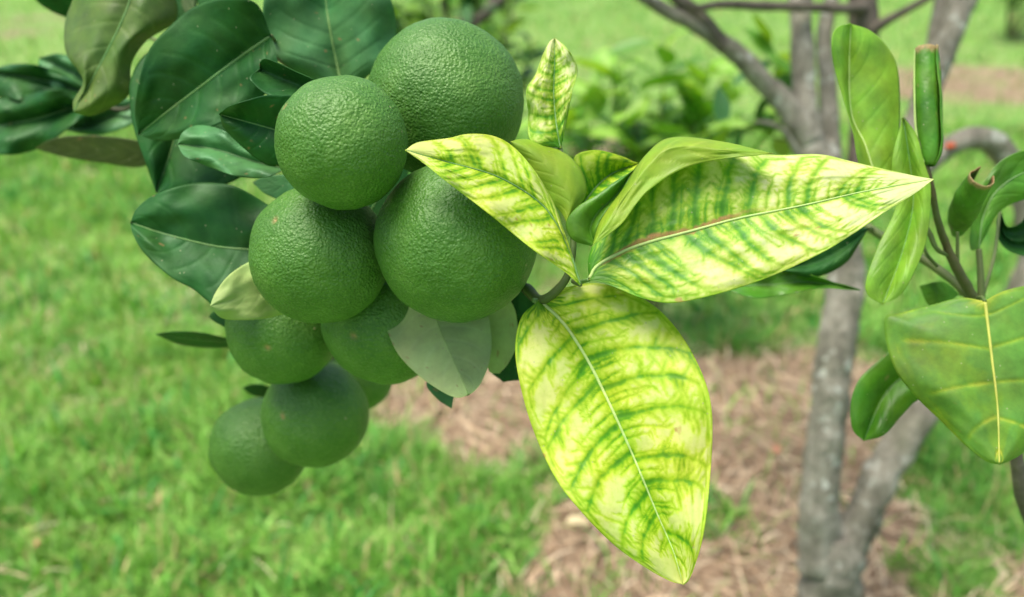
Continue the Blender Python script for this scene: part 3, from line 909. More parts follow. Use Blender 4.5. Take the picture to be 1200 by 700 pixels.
# broad dark leaf left of the oranges
leaf(BR, [(318, 296), (294, 293), (260, 290), (234, 285), (188, 273), (153, 261)], [(318, 296), (322, 250), (309, 237), (277, 219), (246, 214), (215, 217), (180, 229), (160, 245), (153, 261)],
     [(318, 296), (290, 345), (262, 366), (242, 352), (226, 339), (199, 324), (169, 297), (155, 273), (153, 261)], .566, gx=.006, gy=-.012, fold=.006, bulge=.004, wave=.002, mf='dark', seed=37, pucker=.008,
     stalk=[(400, 280, .665)], rib='ribgreen', ribr=(.0008, .0004), vgain=.3, nlat=7, slope=.25, nu=150, nv=49, label='broad glossy dark green leaf with a clear midrib left of the oranges')
leaf(BR, [(330, 330), (300, 350), (262, 383)], [(330, 330), (290, 335), (255, 362), (245, 372), (262, 383)], [(330, 330), (320, 350), (290, 376), (262, 383)], .60, mf='dark', nu=24, nv=15, rib=None, seed=38, stalk=[(390, 330, .685)])
# leaf bottom seen behind (gap between fruit and folded leaf)
leaf(BR, [(360, 210), (330, 218), (296, 214)], [(360, 210), (335, 205), (310, 207), (296, 214)], [(360, 210), (340, 235), (312, 228), (296, 214)], .585, mf='grey', nu=24, nv=15, rib=None, seed=39, stalk=[(397, 200, .65)])
# pale leaf back under the middle orange
leaf(BR, [(360, 330), (330, 338), (290, 347), (246, 359)], [(360, 330), (320, 300), (294, 306), (269, 322), (253, 342), (246, 359)], [(360, 330), (345, 362), (336, 367), (307, 374), (263, 374), (246, 359)],
     .534, gx=.030, fold=-.004, bulge=.002, wave=.003, wk=2.5, mf='palewarm', mb='dark', nu=50, nv=27, rib=None, seed=40, stalk=[(385, 330, .685)], vgain=.25, pucker=.006, label='pale yellowish leaf back under the oranges')
# pale leaf back hanging below the big orange
leaf(BR, [(500, 340), (514, 383), (530, 420), (549, 463)], [(500, 340), (462, 346), (452, 360), (454, 387), (468, 417), (493, 442), (520, 460), (536, 466), (549, 463)],
     [(500, 340), (560, 350), (574, 378), (575, 417), (565, 446), (556, 458), (549, 463)], .528, gy=-.024, fold=-.005, bulge=-.002, wave=.001, mf='pale', mb='dark', seed=41, stalk=[(560, 290, .575)],
     rib='ribpale', ribr=(.0003, .0002), vgain=.3, label='pale grey-green leaf back hanging below the oranges', **D1)
leaf(BR, [(590, 340), (594, 380), (585, 438)], [(590, 340), (572, 370), (571, 410), (573, 435), (585, 438)], [(590, 340), (604, 365), (606, 400), (597, 424), (585, 438)], .548, mf='pale', mb='dark', nu=30, nv=19, rib=None, seed=42,
     stalk=[(590, 312, .56)], vgain=.3)
leaf(BR, [(520, 430), (525, 455), (529, 479)], [(520, 430), (502, 445), (501, 455), (515, 470), (529, 479)], [(520, 430), (531, 445), (532, 462), (529, 479)], .555, mf='grey', nu=20, nv=13, rib=None, seed=43, stalk=[(520, 380, .60), (530, 260, .602)])
leaf(BR, [(612, 362), (600, 400), (590, 448)], [(612, 362), (578, 385), (572, 430), (590, 448)], [(612, 362), (625, 400), (618, 440), (590, 448)], .572, mf='dark', nu=24, nv=15, rib=None, seed=44, stalk=[(605, 325, .545)])
leaf(BR, [(620, 340), (600, 346), (560, 362)], [(620, 340), (600, 332), (575, 345), (560, 362)], [(620, 340), (628, 368), (595, 372), (560, 362)], .553, mf='dark', nu=24, nv=15, rib=None, seed=45, stalk=[(618, 340, .52)])
# leaves closing the gaps behind the cluster
leaf(BR, [(470, 175), (450, 220), (425, 265), (400, 330)], [(470, 175), (425, 200), (400, 250), (385, 300), (400, 330)], [(470, 175), (480, 215), (470, 265), (435, 310), (400, 330)], .617, mf='dark', nu=40, nv=21, rib='ribgreen', ribr=(.0007, .0003), seed=48, stalk=[(475, 180, .618)])
leaf(BR, [(500, 200), (495, 240), (470, 290), (462, 345)], [(500, 200), (465, 235), (445, 290), (462, 345)], [(500, 200), (525, 240), (505, 300), (462, 345)], .622, mf='dark', nu=40, nv=21, rib='ribgreen', ribr=(.0007, .0003), seed=49, stalk=[(500, 205, .610)])
# thin leaf seen nearly edge on, and a dark tip below
leaf(BR, [(285, 402), (235, 398), (182, 392)], [(285, 402), (240, 391), (205, 389), (182, 392)], [(285, 402), (262, 408), (215, 405), (182, 392)], .66, gx=.012, gy=.15, fold=.0, mf='dark', nu=30, nv=15, rib='ribgreen', ribr=(.0004, .0002), seed=46, stalk=[(376, 400, .71)])
leaf(BR, [(330, 462), (305, 459), (284, 455)], [(330, 462), (310, 452), (295, 451), (284, 455)], [(330, 462), (312, 466), (295, 463), (284, 455)], .73, gy=.1, mf='dark', nu=20, nv=13, rib=None, seed=47)

# ---- blurred leaves at the far left
leaf(BR, [(158, -28), (150, 8), (125, 62), (86, 132)], [(158, -28), (100, -20), (82, 8), (75, 36), (78, 64), (92, 84), (97, 98), (86, 118), (86, 132)],
     [(158, -28), (200, -10), (206, 24), (172, 48), (154, 76), (152, 110), (128, 128), (106, 136), (86, 132)], .605, gx=-.005, gy=-.006, fold=(-.012, -.016), bulge=.006, wave=.006, wk=1.5, mf='olive', mb='dark',
     seed=50, rib='ribgreen', ribr=(.0009, .0004), vgain=.4, stalk=[(180, -50, .66)], label='drooping olive green leaf back', pucker=.01, **D1)
leaf(BR, [(140, 128), (110, 100), (80, 82), (46, 68)], [(140, 128), (90, 130), (60, 105), (46, 80), (46, 68)], [(140, 128), (110, 85), (85, 68), (66, 63), (46, 68)], .755, fold=.008, bulge=.006, wave=.006, mf='grey', seed=51, vgain=.3, nu=40, nv=21, pucker=.015)
leaf(BR, [(125, 126), (85, 105), (40, 92), (-15, 84)], [(125, 126), (80, 125), (35, 120), (-15, 112)], [(125, 126), (80, 90), (40, 76), (10, 76), (-15, 84)], .745, fold=.010, bulge=.006, wave=.010, wk=2.5, mf='dark', seed=52, nu=40, nv=21, pucker=.010)
leaf(BR, [(122, 122), (80, 128), (40, 140), (-20, 150)], [(122, 122), (90, 108), (60, 106), (20, 112), (-20, 118)], [(122, 122), (80, 150), (55, 170), (20, 181), (-20, 180)], .735, fold=.010, bulge=.008, wave=.010, wk=1.6, mf='dark', seed=53, nu=50, nv=27, pucker=.010,
     label='crinkled glossy dark leaf')
leaf(BR, [(160, 118), (125, 138), (76, 152)], [(160, 118), (120, 112), (85, 130), (76, 152)], [(160, 118), (158, 143), (120, 158), (95, 157), (76, 152)], .755, gy=-.03, fold=.006, bulge=.004, mf='grey', seed=54, nu=40, nv=21, stalk=[(165, 112, .725)], pucker=.01)
leaf(BR, [(190, 180), (130, 178), (40, 174)], [(190, 180), (165, 166), (110, 159), (65, 162), (40, 174)], [(190, 180), (165, 196), (120, 191), (75, 184), (40, 174)], .70, gy=.03, mf='brownback', mb='dark', seed=55, nu=40, nv=19, rib=None, stalk=[(172, 108, .72)],
     label='thin brownish leaf back seen from below')
leaf(BR, [(110, 20), (70, 5), (30, -18)], [(110, 20), (80, 21), (48, 6), (30, -18)], [(110, 20), (90, 0), (60, -25), (30, -18)], .74, gy=.06, mf='dark', seed=56, nu=30, nv=17, rib=None, stalk=[(190, 50, .69)])
leaf(BR, [(225, 40), (232, 0), (250, -50)], [(225, 40), (205, 20), (205, -20), (250, -50)], [(225, 40), (219, 20), (214, -5), (250, -50)], .66, mf='dark', seed=57, nu=24, nv=15, rib=None, stalk=[(212, 38, .642)])
leaf(BR, [(290, 40), (255, 10), (250, -40)], [(290, 40), (238, 12), (232, -5), (236, -30), (250, -40)], [(290, 40), (285, 5), (275, -30), (250, -40)], .635, mf='dark', seed=58, nu=24, nv=15, rib=None, stalk=[(300, 40, .642)])

# ------------------------------------------------------------------ oranges
def orange(x, y, rp, d, anchor, label, scar=None, seed=0, hi=True):
    c = P(x, y, d); R = rp / F * d
    root = empty('orange', c, label, 'orange', 'unripe oranges hanging in the cluster')
    nu, nv = (128, 84) if hi else (80, 52)
    th = np.linspace(0, 2 * math.pi, nu, endpoint=False); ph = np.linspace(0, math.pi, nv)
    A, B = np.meshgrid(ph, th, indexing='ij')
    n = np.stack([np.sin(A) * np.cos(B), np.sin(A) * np.sin(B), np.cos(A)], -1)
    lo = fbm(n[..., 0] * 1.8 + seed * 3.1, n[..., 1] * 1.8 + 5, n[..., 2] * 1.8, seed=seed) - .5
    hiN = fbm(n[..., 0] * 14 + seed, n[..., 1] * 14, n[..., 2] * 14 + 5, seed=seed + 3, o=2) - .5
    r = R * (1 + .085 * lo + .006 * hiN)
    if anchor is not None:
        ax = np.asarray(anchor) - c; ax /= np.linalg.norm(ax)
    else:
        ax = np.array([0, .5, .85]); ax /= np.linalg.norm(ax)
    dot = n @ ax
    r = r * (1 - .05 * smooth(.90, 1.0, dot) - .02 * smooth(.5, 1., np.abs(dot)))      # dimple round the stalk, slightly flattened poles
    sv = np.zeros_like(lo)
    if scar is not None:
        sp = P(scar[0], scar[1], d) - c
        k = np.array([sp @ RIGHT, sp @ UP]) / R
        s = k[0] * RIGHT + k[1] * UP - math.sqrt(max(0, 1 - k @ k)) * FWD
        dist = np.arccos(np.clip(n @ s, -1, 1)) * R
        sv = np.exp(-(dist / .0016) ** 2)
        r = r - .0009 * sv
    v = (n * r[..., None]).reshape(-1, 3)
    i = np.arange(nv - 1)[:, None] * nu; j = np.arange(nu)[None]; j2 = (j + 1) % nu
    f = np.stack([i + j, i + nu + j, i + nu + j2, i + j2], -1).reshape(-1, 4)
    me = mesh_np('peel', v, f, {'scar': sv.ravel()}, mats=[M['peel']])
    o = link('peel', me, root); o.matrix_parent_inverse = Matrix()
    if anchor is not None:
        q = R * .95
        # green star-shaped button at the stalk end, and the stalk up to the branch
        e1 = np.cross(ax, [0.3, .9, .2]); e1 /= np.linalg.norm(e1); e2 = np.cross(ax, e1)
        vs = [ax * (q + .0022)]
        for m in range(10):
            a = 2 * math.pi * m / 10; rr = .0058 if m % 2 == 0 else .0036
            vs.append(ax * (q - .0002) + (e1 * math.cos(a) + e2 * math.sin(a)) * rr)
        vs.append(ax * (q - .002))
        fs = [(0, 1 + m, 1 + (m + 1) % 10) for m in range(10)] + [(11, 1 + (m + 1) % 10, 1 + m) for m in range(10)]
        mb_ = bpy.data.meshes.new('calyx'); mb_.from_pydata([tuple(k) for k in vs], [], fs); mb_.materials.append(M['twig']); mb_.update()
        link('calyx', mb_, root).matrix_parent_inverse = Matrix()
        a0 = c + ax * (q + .001); a1 = np.asarray(anchor)
        st = tube('fruit_stalk', [a0, (a0 + a1) / 2 + np.array([0, 0, .002]), a1], [.0018, .0016, .0016], M['twig'], root, ns=8)
    return root


def near_on(pts, frac):
    q = resample3(PP(pts), 101); return q[int(frac * 100)]


TW = [(400, 115, .632), (395, 240, .66), (385, 340, .69), (372, 420, .72), (350, 455, .735), (325, 470, .745)]
orange(522, 119, 92, .537, near_on(main_pts, .76), 'largest green orange, topmost of the cluster below the grey-green leaf', None, 1)
orange(400.5, 168, 77.5, .470, near_on(main_pts, .72), 'green orange with a tan scar beside the folded dark leaf', (345, 134), 2)
orange(376, 299, 81, .522, near_on(TW, .42), 'green orange resting above the pale yellowish leaf back', (338, 263), 3)
orange(534, 284, 94, .500, near_on(main_pts, .91), 'large green orange touched by the pointed yellow leaf, above the pale hanging leaf', None, 4)
orange(333, 384, 66, .610, near_on(TW, .62), 'shaded green orange half hidden under the pale yellowish leaf back', (330, 405), 5)
orange(452, 376, 74, .576, near_on(TW, .50), 'shaded green orange tucked left of the pale hanging leaf', (426, 391), 6)
orange(370, 485, 62, .655, near_on(TW, .80), 'lower green orange overlapping the lowest orange', (345, 480), 7, False)
orange(305, 523, 57, .705, near_on(TW, 1.), 'lowest green orange of the hanging cluster', None, 8, False)
orange(420, 440, 42, .735, near_on(TW, .72), 'small green orange almost hidden behind the other oranges', None, 9, False)

# ------------------------------------------------------------------ shoot at the right
sb = P(1260, 700, .68)
SH = empty('leafy_shoot', (sb[0] + .03, sb[1] + .08, 0), 'green citrus shoot with rolled leaves and a broad pale heart-shaped leaf', 'shoot')
tube('stem', np.vstack([[sb + [.03, .08, -sb[2] - .01]], [sb + [.025, .06, -sb[2] + .35]], PP([(1260, 700, .68), (1225, 640, .66), (1200, 585, .645), (1185, 500, .625), (1165, 420, .605), (1142, 348, .59)])]), [.0095, .0078, .0062, .0058, .0052, .0042, .0036, .003], M['barkbrown'], SH, ns=14, n=50, knob=.25, kscale=120)
tube('twig', PP([(1143, 352, .588), (1131, 332, .585), (1118, 308, .58), (1108, 285, .575), (1098, 255, .565), (1091, 215, .555), (1084, 190, .552)]), [.0034, .0034, .0030, .0025, .0022, .0018, .0015], M['twigbrown'], SH, ns=12, n=50, knob=.2, kscale=160)
tube('twig', PP([(1141, 351, .588), (1118, 330, .60), (1090, 309, .615), (1060, 291, .63), (1020, 268, .65), (985, 240, .68)]), [.0034, .0032, .0030, .0030, .0032, .0034], M['twig'], SH, ns=12, n=50, knob=.1, kscale=120)
tube('bud', PP([(1112, 300, .578), (1098, 292, .573), (1090, 275, .572), (1085, 262, .572)]), [.0012, .0016, .0018, .0004], M['twig'], SH, ns=8)
tube('bud', PP([(1098, 312, .60), (1086, 298, .595), (1082, 284, .595)]), [.0012, .0014, .0005], M['twig'], SH, ns=8)
tube('bud', PP([(1122, 312, .58), (1122, 295, .578), (1122, 272, .575)]), [.0014, .0012, .0010], M['twig'], SH, ns=8)
# upright round-ended leaf
leaf(SH, [(1030, 214), (1022, 195), (1013, 168), (998, 135), (995, 85), (997, 28)], [(1030, 214), (1008, 195), (1000, 155), (990, 120), (977, 75), (975, 45), (982, 32), (997, 28)],
     [(1030, 214), (1052, 205), (1054, 165), (1055, 120), (1052, 80), (1040, 55), (1020, 36), (997, 28)], .560, gx=.004, fold=(.012, .002), bulge=.004, arch=-.008, mf='bright', mb='limeback', seed=60, vgain=.35,
     rib='ribpale', ribr=(.0007, .0003), stalk=[(1060, 225, .565), (1091, 218, .556)], label='upright bright green leaf with a rounded tip', pucker=.004, **D1)
# rolled upright leaf
roll(SH, [(1090, 194, 5), (1090, 180, 12), (1088, 150, 16), (1086, 110, 15.5), (1085, 75, 14.5), (1085, 56, 13.5)], .555, -.006, .66 * math.pi, 2.85 * math.pi, 'mid', 'mid', seed=61, label='green leaf rolled into an upright tube with a brown rim')
# hanging leaf behind the mottled tip
leaf(SH, [(1058, 138), (1066, 190), (1070, 240), (1056, 300), (1034, 357)], [(1058, 138), (1045, 190), (1050, 240), (1028, 290), (1015, 328), (1017, 346), (1034, 357)],
     [(1058, 138), (1073, 156), (1083, 190), (1091, 222), (1086, 280), (1071, 320), (1055, 346), (1034, 357)], .548, gy=-.004, fold=(.004, .008), bulge=.004, arch=-.006, mf='bright', mb='limeback', seed=62, vgain=.3,
     rib='ribgreen', ribr=(.0005, .0002), stalk=[(1075, 165, .552), (1086, 196, .5525)], label='narrow bright green leaf hanging behind the mottled leaf tip', **D1)
# curled leaf with brown edge
roll(SH, [(1122, 273, 8), (1128, 255, 17), (1137, 235, 19), (1147, 218, 17), (1153, 208, 16)], .572, .07, -.55 * math.pi, 1.02 * math.pi, 'mid', 'brownback', seed=63, rimw=.09, rib=False, label='leaf curled into a tube with a dry brown end')
# arching leaf off the right edge
leaf(SH, [(1147, 292), (1152, 255), (1170, 222), (1210, 200), (1270, 205)], [(1147, 292), (1137, 290), (1140, 250), (1155, 210), (1180, 184), (1220, 176), (1270, 205)],
     [(1147, 292), (1152, 282), (1172, 248), (1200, 234), (1235, 225), (1270, 205)], .590, gx=.002, fold=(.003, -.003), bulge=.0015, wave=.001, mf='mid', mb='limeback', seed=64, vgain=.4, rib='ribgreen', ribr=(.0007, .0003),
     stalk=[(1149, 320, .588), (1150, 350, .588)], pucker=.006, stalkr=.0021, **D1)
# dark curled leaf
leaf(SH, [(1172, 246), (1178, 276), (1200, 282), (1240, 262)], [(1172, 246), (1168, 262), (1172, 283), (1188, 296), (1215, 298), (1240, 262)], [(1172, 246), (1180, 266), (1196, 262), (1212, 245), (1240, 262)], .615, fold=.006, bulge=-.006, mf='dark', seed=65, nu=36, nv=21, rib=None,
     stalk=[(1165, 300, .60), (1152, 345, .59)], label='small dark curled leaf')
# broad heart-shaped leaf in front
leaf(SH, [(1154, 353), (1158, 385), (1162, 418), (1169, 479), (1171, 544)], [(1154, 353), (1126, 349), (1093, 357), (1055, 367), (1037, 373), (1039, 404), (1051, 437), (1074, 466), (1103, 494), (1131, 522), (1154, 540), (1171, 545)],
     [(1154, 353), (1168, 345), (1187, 338), (1215, 335), (1260, 345), (1285, 370), (1284, 410), (1262, 460), (1230, 500), (1200, 530), (1184, 540), (1171, 545)], .520, gy=-.010, gx=0, fold=(-.013, -.013), bulge=.004, wave=.002, mf='heart', mb='limeback',
     seed=66, nlat=6, slope=.16, curve=-.02, vw=.010, vgain=.75, rib='ribyellow', ribr=(.0010, .0004), stalk=[(1151, 349, .545), (1146, 349, .586)], nu=110, nv=61, pucker=.006, relief=.0004,
     veinf=lambda U, V, ve: np.clip(ve * .46 + .55 * smooth(.12, .02, U) + .30 * smooth(.50, .68, fbm(U * 5, V * 3, seed=4)) + .25 * smooth(.86, .98, np.abs(V)), 0, 1), brownf=lambda U, V: .5 * smooth(.86, .9, fbm(U * 20, V * 11, seed=3)), label='broad pale green heart-shaped leaf with yellow veins')
# leaf behind it
leaf(SH, [(1090, 425), (1060, 440), (1035, 465), (1012, 517)], [(1090, 425), (1050, 410), (1028, 424), (1006, 446), (997, 474), (999, 503), (1012, 517)], [(1090, 425), (1085, 460), (1070, 473), (1055, 489), (1036, 510), (1012, 517)], .585, gy=-.008, fold=.006, bulge=.004,
     mf='mid', mb='limeback', seed=67, vgain=.5, rib='ribgreen', ribr=(.0006, .0002), stalk=[(1130, 400, .598), (1160, 412, .603)], label='rounded green leaf below the heart-shaped leaf', nu=44, nv=25)
leaf(SH, [(1125, 345), (1100, 345), (1078, 335)], [(1125, 345), (1105, 330), (1078, 335)], [(1125, 345), (1105, 358), (1088, 357), (1078, 335)], .62, mf='mid', seed=68, nu=24, nv=15, rib=None, stalk=[(1140, 349, .59)])
# dark leaves under the mottled leaf, on the thin stem
leaf(SH, [(1018, 268), (990, 290), (955, 308), (910, 316)], [(1018, 268), (985, 262), (940, 280), (910, 316)], [(1018, 268), (1008, 284), (994, 306), (970, 321), (945, 325), (910, 316)], .60, gy=-.02, bulge=.004, mf='dark', mb='dark_back', seed=69, nu=40, nv=23, rib=None, stalk=[(1022, 268, .648)])
leaf(SH, [(840, 336), (900, 334), (950, 331), (1008, 340)], [(840, 336), (880, 318), (930, 318), (965, 327), (1008, 340)], [(840, 336), (885, 349), (922, 345), (960, 338), (1008, 340)], .60, gy=-.02, fold=.006, wave=.004, mf='mid', mb='olive', seed=70, nu=44, nv=21, rib='ribgreen', ribr=(.0005, .0002), stalk=[(860, 310, .63), (930, 262, .665), (985, 240, .68)])

# ------------------------------------------------------------------ tree behind
TX, TY = gpt(965, 748)
TR = empty('citrus_tree', (TX, TY, 0), 'forked citrus tree with lichen-spotted grey bark standing in dry grass', 'tree')


def branch(name, pts, r, seed, mat='bark', knob=.22, n=None):
    return tube(name, PP(pts), r, M[mat], TR, ns=22, n=n or 12 * len(pts), knob=knob, kscale=34, seed=seed)


branch('trunk', [(950, 800, 1.60), (962, 745, 1.565), (972, 690, 1.525), (978, 650, 1.505), (980, 625, 1.50)], [.070, .056, .050, .048, .040], 1)
branch('stem', [(962, 665, 1.505), (960, 610, 1.48), (963, 550, 1.455), (971, 480, 1.435), (979, 410, 1.42), (990, 340, 1.42), (985, 280, 1.42), (970, 225, 1.42), (952, 175, 1.42), (944, 125, 1.42), (940, 60, 1.42), (938, -40, 1.42)],
       [.037, .034, .031, .030, .0295, .030, .029, .028, .024, .020, .018, .017], 2)
branch('stem', [(985, 660, 1.505), (1008, 610, 1.485), (1038, 550, 1.465), (1070, 495, 1.46), (1120, 430, 1.47), (1180, 370, 1.49), (1212, 310, 1.50), (1205, 245, 1.48), (1182, 188, 1.46), (1150, 163, 1.44), (1112, 172, 1.43), (1075, 205, 1.43)],
       [.034, .031, .029, .028, .027, .026, .025, .024, .022, .020, .017, .013], 3)
branch('stem', [(985, 260, 1.43), (974, 215, 1.44), (973, 170, 1.45), (970, 110, 1.46), (966, 50, 1.47), (972, 10, 1.48), (985, -40, 1.5)], [.024, .020, .017, .015, .013, .012, .011], 4)
branch('branch', [(948, 165, 1.42), (928, 132, 1.41), (902, 103, 1.40), (862, 63, 1.38), (832, 40, 1.37), (780, 12, 1.35), (725, -22, 1.33)], [.024, .021, .018, .0155, .0125, .010, .009], 5, 'bark')
branch('branch', [(850, 55, 1.375), (822, 22, 1.36), (788, -8, 1.35), (760, -40, 1.34)], [.013, .011, .0105, .010], 6, 'barkbrown')
branch('stem', [(1000, 250, 1.45), (1008, 180, 1.46), (1014, 110, 1.46), (1015, 60, 1.46), (1012, 20, 1.45), (1008, -40, 1.44)], [.018, .020, .021, .021, .024, .022], 7, 'barkbrown')
branch('branch', [(1012, 10, 1.43), (985, 10, 1.40), (940, 8, 1.38), (890, 7, 1.36), (850, 5, 1.34), (818, 9, 1.33), (805, 2, 1.325)], [.010, .0085, .0075, .0072, .0065, .0055, .003], 8, 'barkbrown')
branch('branch', [(1018, 38, 1.44), (1040, 24, 1.42), (1062, 12, 1.40), (1090, -4, 1.38), (1130, -30, 1.36)], [.010, .007, .006, .006, .006], 9, 'barkbrown')
branch('stem', [(1072, 212, 1.43), (1064, 185, 1.43), (1066, 160, 1.44), (1082, 120, 1.45), (1100, 75, 1.46), (1115, 35, 1.46), (1140, -30, 1.47)], [.013, .017, .019, .020, .020, .021, .021], 10)
branch('branch', [(1080, 120, 1.45), (1092, 70, 1.48), (1100, 25, 1.50), (1112, -30, 1.52)], [.012, .015, .014, .013], 11)
branch('twig', [(935, 182, 1.40), (928, 168, 1.39), (918, 154, 1.38), (902, 145, 1.37), (885, 143, 1.36)], [.006, .005, .0045, .004, .002], 12)
# red wound on the arched stem
kk = NT('red_wound'); kk.b.inputs['Base Color'].default_value = (.62, .10, .03, 1); kk.b.inputs['Roughness'].default_value = .6
c0 = P(1113, 171, 1.413)
vv, ff = tube_grid(np.array([c0 + np.array([-.007, 0, -.002]), c0 + np.array([-.003, -.002, 0]), c0 + np.array([.003, -.002, .001]), c0 + np.array([.008, 0, .002])]), np.array([.002, .0045, .004, .002]), 10, knob=.3, kscale=150)
me = bpy.data.meshes.new('red_wound'); me.from_pydata(vv.tolist(), [], [tuple(dict.fromkeys(q)) for q in ff.tolist()]); me.materials.append(kk.m); me.update()
link('wound', me, TR)


# ---- a leaf mesh shared by all the plants in the background
def plain_leaf(name, mat, length=1., width=.42, fold=.10, droop=.25, seed=0):
    nu, nv = 7, 5
    u = np.linspace(0, 1, nu); v = np.linspace(-1, 1, nv)
    U, V = np.meshgrid(u, v, indexing='ij')
    w = width * .5 * np.sin(np.pi * np.clip(U, 0, 1) ** .85) ** .8
    w[0] = .012; w[-1] = .004
    x = U * length; y = V * w; z = np.abs(V) * w * fold * 4 * .5 - droop * U ** 2 + .02 * np.sin(U * 9 + seed)
    g = np.stack([x, y, z], -1).reshape(-1, 3)
    ii = np.arange(nu * nv).reshape(nu, nv)
    f = np.stack([ii[:-1, :-1], ii[1:, :-1], ii[1:, 1:], ii[:-1, 1:]], -1).reshape(-1, 4)
    z0 = np.zeros(len(g))
    return mesh_np(name, g, f, {'vein': (np.exp(-(V / .12) ** 2) * .8).ravel(), 'brown': z0}, mats=[M[mat]])


LM = {k: plain_leaf('leaf_' + k, k, seed=i) for i, k in enumerate(('bright', 'mid', 'dark', 'grey', 'heart', 'sap'))}


def put_leaf(parent, pos, direction, size, kind, roll_=0.):
    d = Vector(direction).normalized()
    q = d.to_track_quat('X', 'Z') @ Quaternion((1, 0, 0), roll_)
    o = bpy.data.objects.new('leaf', LM[kind]); COL.objects.link(o)
    o.parent = parent; o.matrix_parent_inverse = parent.matrix_basis.inverted()
    o.location = Vector(pos); o.rotation_mode = 'QUATERNION'; o.rotation_quaternion = q; o.scale = (size,) * 3
    return o


def sprig(parent, pts, r, nl, size, kinds, mat='twig', spread=.9, r0=.25):
    path = resample3(PP(pts) if np.asarray(pts).shape[1] == 3 and not isinstance(pts, np.ndarray) else pts, 40)
    tube('stem', path[::5], np.linspace(r, r * .4, len(path[::5])), M[mat], parent, ns=8, n=24)
    for i in range(nl):
        t = r0 + (1 - r0) * (i + random.random() * .6) / nl
        k = min(39, int(t * 39)); p = path[k]; tg = path[min(39, k + 1)] - path[max(0, k - 1)]; tg /= np.linalg.norm(tg) + 1e-9
        a = i * 2.4 + random.uniform(-.5, .5)
        e1 = np.cross(tg, [0.2, .1, .97]); e1 /= np.linalg.norm(e1) + 1e-9; e2 = np.cross(e1, tg)
        d = tg * random.uniform(.2, .9) + (e1 * math.cos(a) + e2 * math.sin(a)) * spread
        put_leaf(parent, p, d, size * random.uniform(.7, 1.2), random.choice(kinds), random.uniform(-.5, .5))


# leaves of the tree itself, behind the trunk
for pts, nl in (([(945, 105, 1.44), (925, 85, 1.50), (905, 70, 1.55), (900, 40, 1.56)], 11), ([(946, 150, 1.44), (920, 140, 1.48), (895, 128, 1.50)], 6), ([(890, 143, 1.365), (870, 150, 1.40), (845, 148, 1.42)], 7), ([(930, 165, 1.43), (905, 160, 1.46), (880, 140, 1.48)], 7)):
    sprig(TR, pts, .003, nl, .08, ['bright', 'sap', 'mid', 'grey'])
# leaves on the top branches, above the frame
for k in range(26):
    a = random.choice([(938, -60, 1.42), (985, -70, 1.5), (1008, -70, 1.44), (1140, -70, 1.47), (725, -50, 1.33)])
    b = (a[0] + random.uniform(-160, 160), a[1] - random.uniform(60, 330), a[2] + random.uniform(-.25, .35))
    sprig(TR, [a, ((a[0] + b[0]) / 2, (a[1] + b[1]) / 2 - 15, (a[2] + b[2]) / 2), b], .004, 7, .08, ['mid', 'dark', 'bright'])

# ---- leafy sapling on the lawn behind the mottled leaf
def sapling(name, base_px, d, label, cat, stems, size, kinds, group=None):
    b = P(*base_px, d) if d else gpt(*base_px); root_xy = (b[0], b[1], 0)
    r = empty(name, root_xy, label, cat, group)
    for (dx, dy, h, nl) in stems:
        top = np.array([root_xy[0] + dx, root_xy[1] + dy, h])
        p0 = np.array([root_xy[0] + dx * .1, root_xy[1] + dy * .1, -.01]); mid_ = (p0 + top) / 2 + np.array([random.uniform(-.03, .03), random.uniform(-.03, .03), .04])
        sprig(r, np.array([p0, mid_, top]), .006, nl, size, kinds, 'twigbrown', .85, .52)
    return r


sapling('citrus_sapling', (770, 160), 2.35, 'low bright green citrus sapling on the lawn behind the mottled leaf', 'sapling',
        [(-.22, .0, .70, 15), (-.14, .05, .82, 15), (-.06, -.02, .74, 15), (.01, .04, .86, 15), (.08, .0, .76, 15), (.14, .02, .80, 14), (-.27, .08, .68, 12), (.22, .1, .68, 12), (-.1, -.1, .66, 12), (.07, -.1, .68, 12), (-.18, .1, .74, 12), (.05, .1, .72, 12)], .15, ['sap', 'sap', 'bright', 'sap', 'mid'])
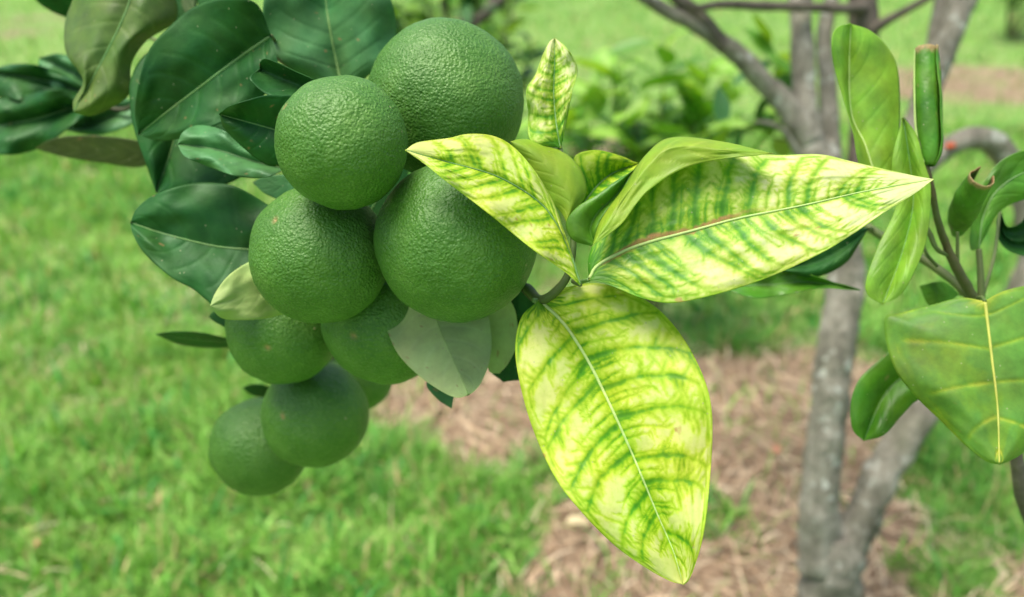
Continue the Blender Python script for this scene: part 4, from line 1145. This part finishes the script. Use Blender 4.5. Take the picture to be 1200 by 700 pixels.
# dark shrub behind the top orange
SB = sapling('dark_shrub', (548, 60), 3.0, 'dark green shrub with a brown branch behind the largest orange', 'shrub',
             [(random.uniform(-.40, .26), random.uniform(-.25, .25), random.uniform(.62, 1.15), 13) for _ in range(44)], .11, ['dark', 'mid', 'bright', 'sap', 'mid'])
tube('branch', PP([(500, 60, 2.85), (530, 32, 2.8), (560, 22, 2.78), (590, -2, 2.75), (610, -30, 2.7)]), [.02, .019, .022, .014, .012], M['barkbrown'], SB, ns=12, n=30, knob=.2, kscale=40)
tube('branch', PP([(548, 60, 2.8), (560, 25, 2.78), (572, 10, 2.8), (600, -40, 2.8)]), [.016, .016, .014, .010], M['barkbrown'], SB, ns=10, n=24, knob=.2, kscale=40)
tube('branch', PP([(535, 60, 2.85), (522, 20, 2.85), (512, -30, 2.85)]), [.010, .010, .008], M['barkbrown'], SB, ns=10, n=20)
sapling('round_bush', (1190, 10), 7.5, 'far green bush at the edge of the bare soil', 'bush', [(random.uniform(-.55, .5), random.uniform(-.3, .3), random.uniform(.4, .95), 10) for _ in range(16)], .16, ['mid', 'dark', 'bright'])

# ---- fallen leaves on the dry grass
fl = [((668, 628), .055, 'heart', 'pale yellow fallen leaf on the dry grass below the hanging leaf')]
ym = leaf_mat('fallen_leaf', [(0, (.68, .58, .33)), (1, (.6, .5, .28))], rough=.7, trans=.1)
om = leaf_mat('fallen_orange_leaf', [(0, (.50, .20, .12)), (1, (.5, .24, .14))], rough=.7, trans=.1)
LM['fy'] = plain_leaf('fallen', ym, width=.6) if False else None
def fallen(px, size, mat, az, label):
    X, Y = gpt(*px)
    me = LM['heart'].copy(); me.materials.clear(); me.materials.append(mat)
    o = link('fallen_leaf', me, None, label, 'leaf', 'fallen leaves on the dry grass')
    o.location = (X, Y, .045); o.rotation_euler = (random.uniform(-.3, .3), random.uniform(-.2, .1), az); o.scale = (size,) * 3
fallen((662, 632), .060, ym, .3, 'pale yellow fallen leaf on the dry grass below the hanging yellow leaf')
fallen((905, 550), .050, om, 1.1, 'reddish fallen leaf on the dry grass left of the trunk')
fallen((50, 660), .025, om, 2.2, 'reddish fallen leaf lying in the green grass')
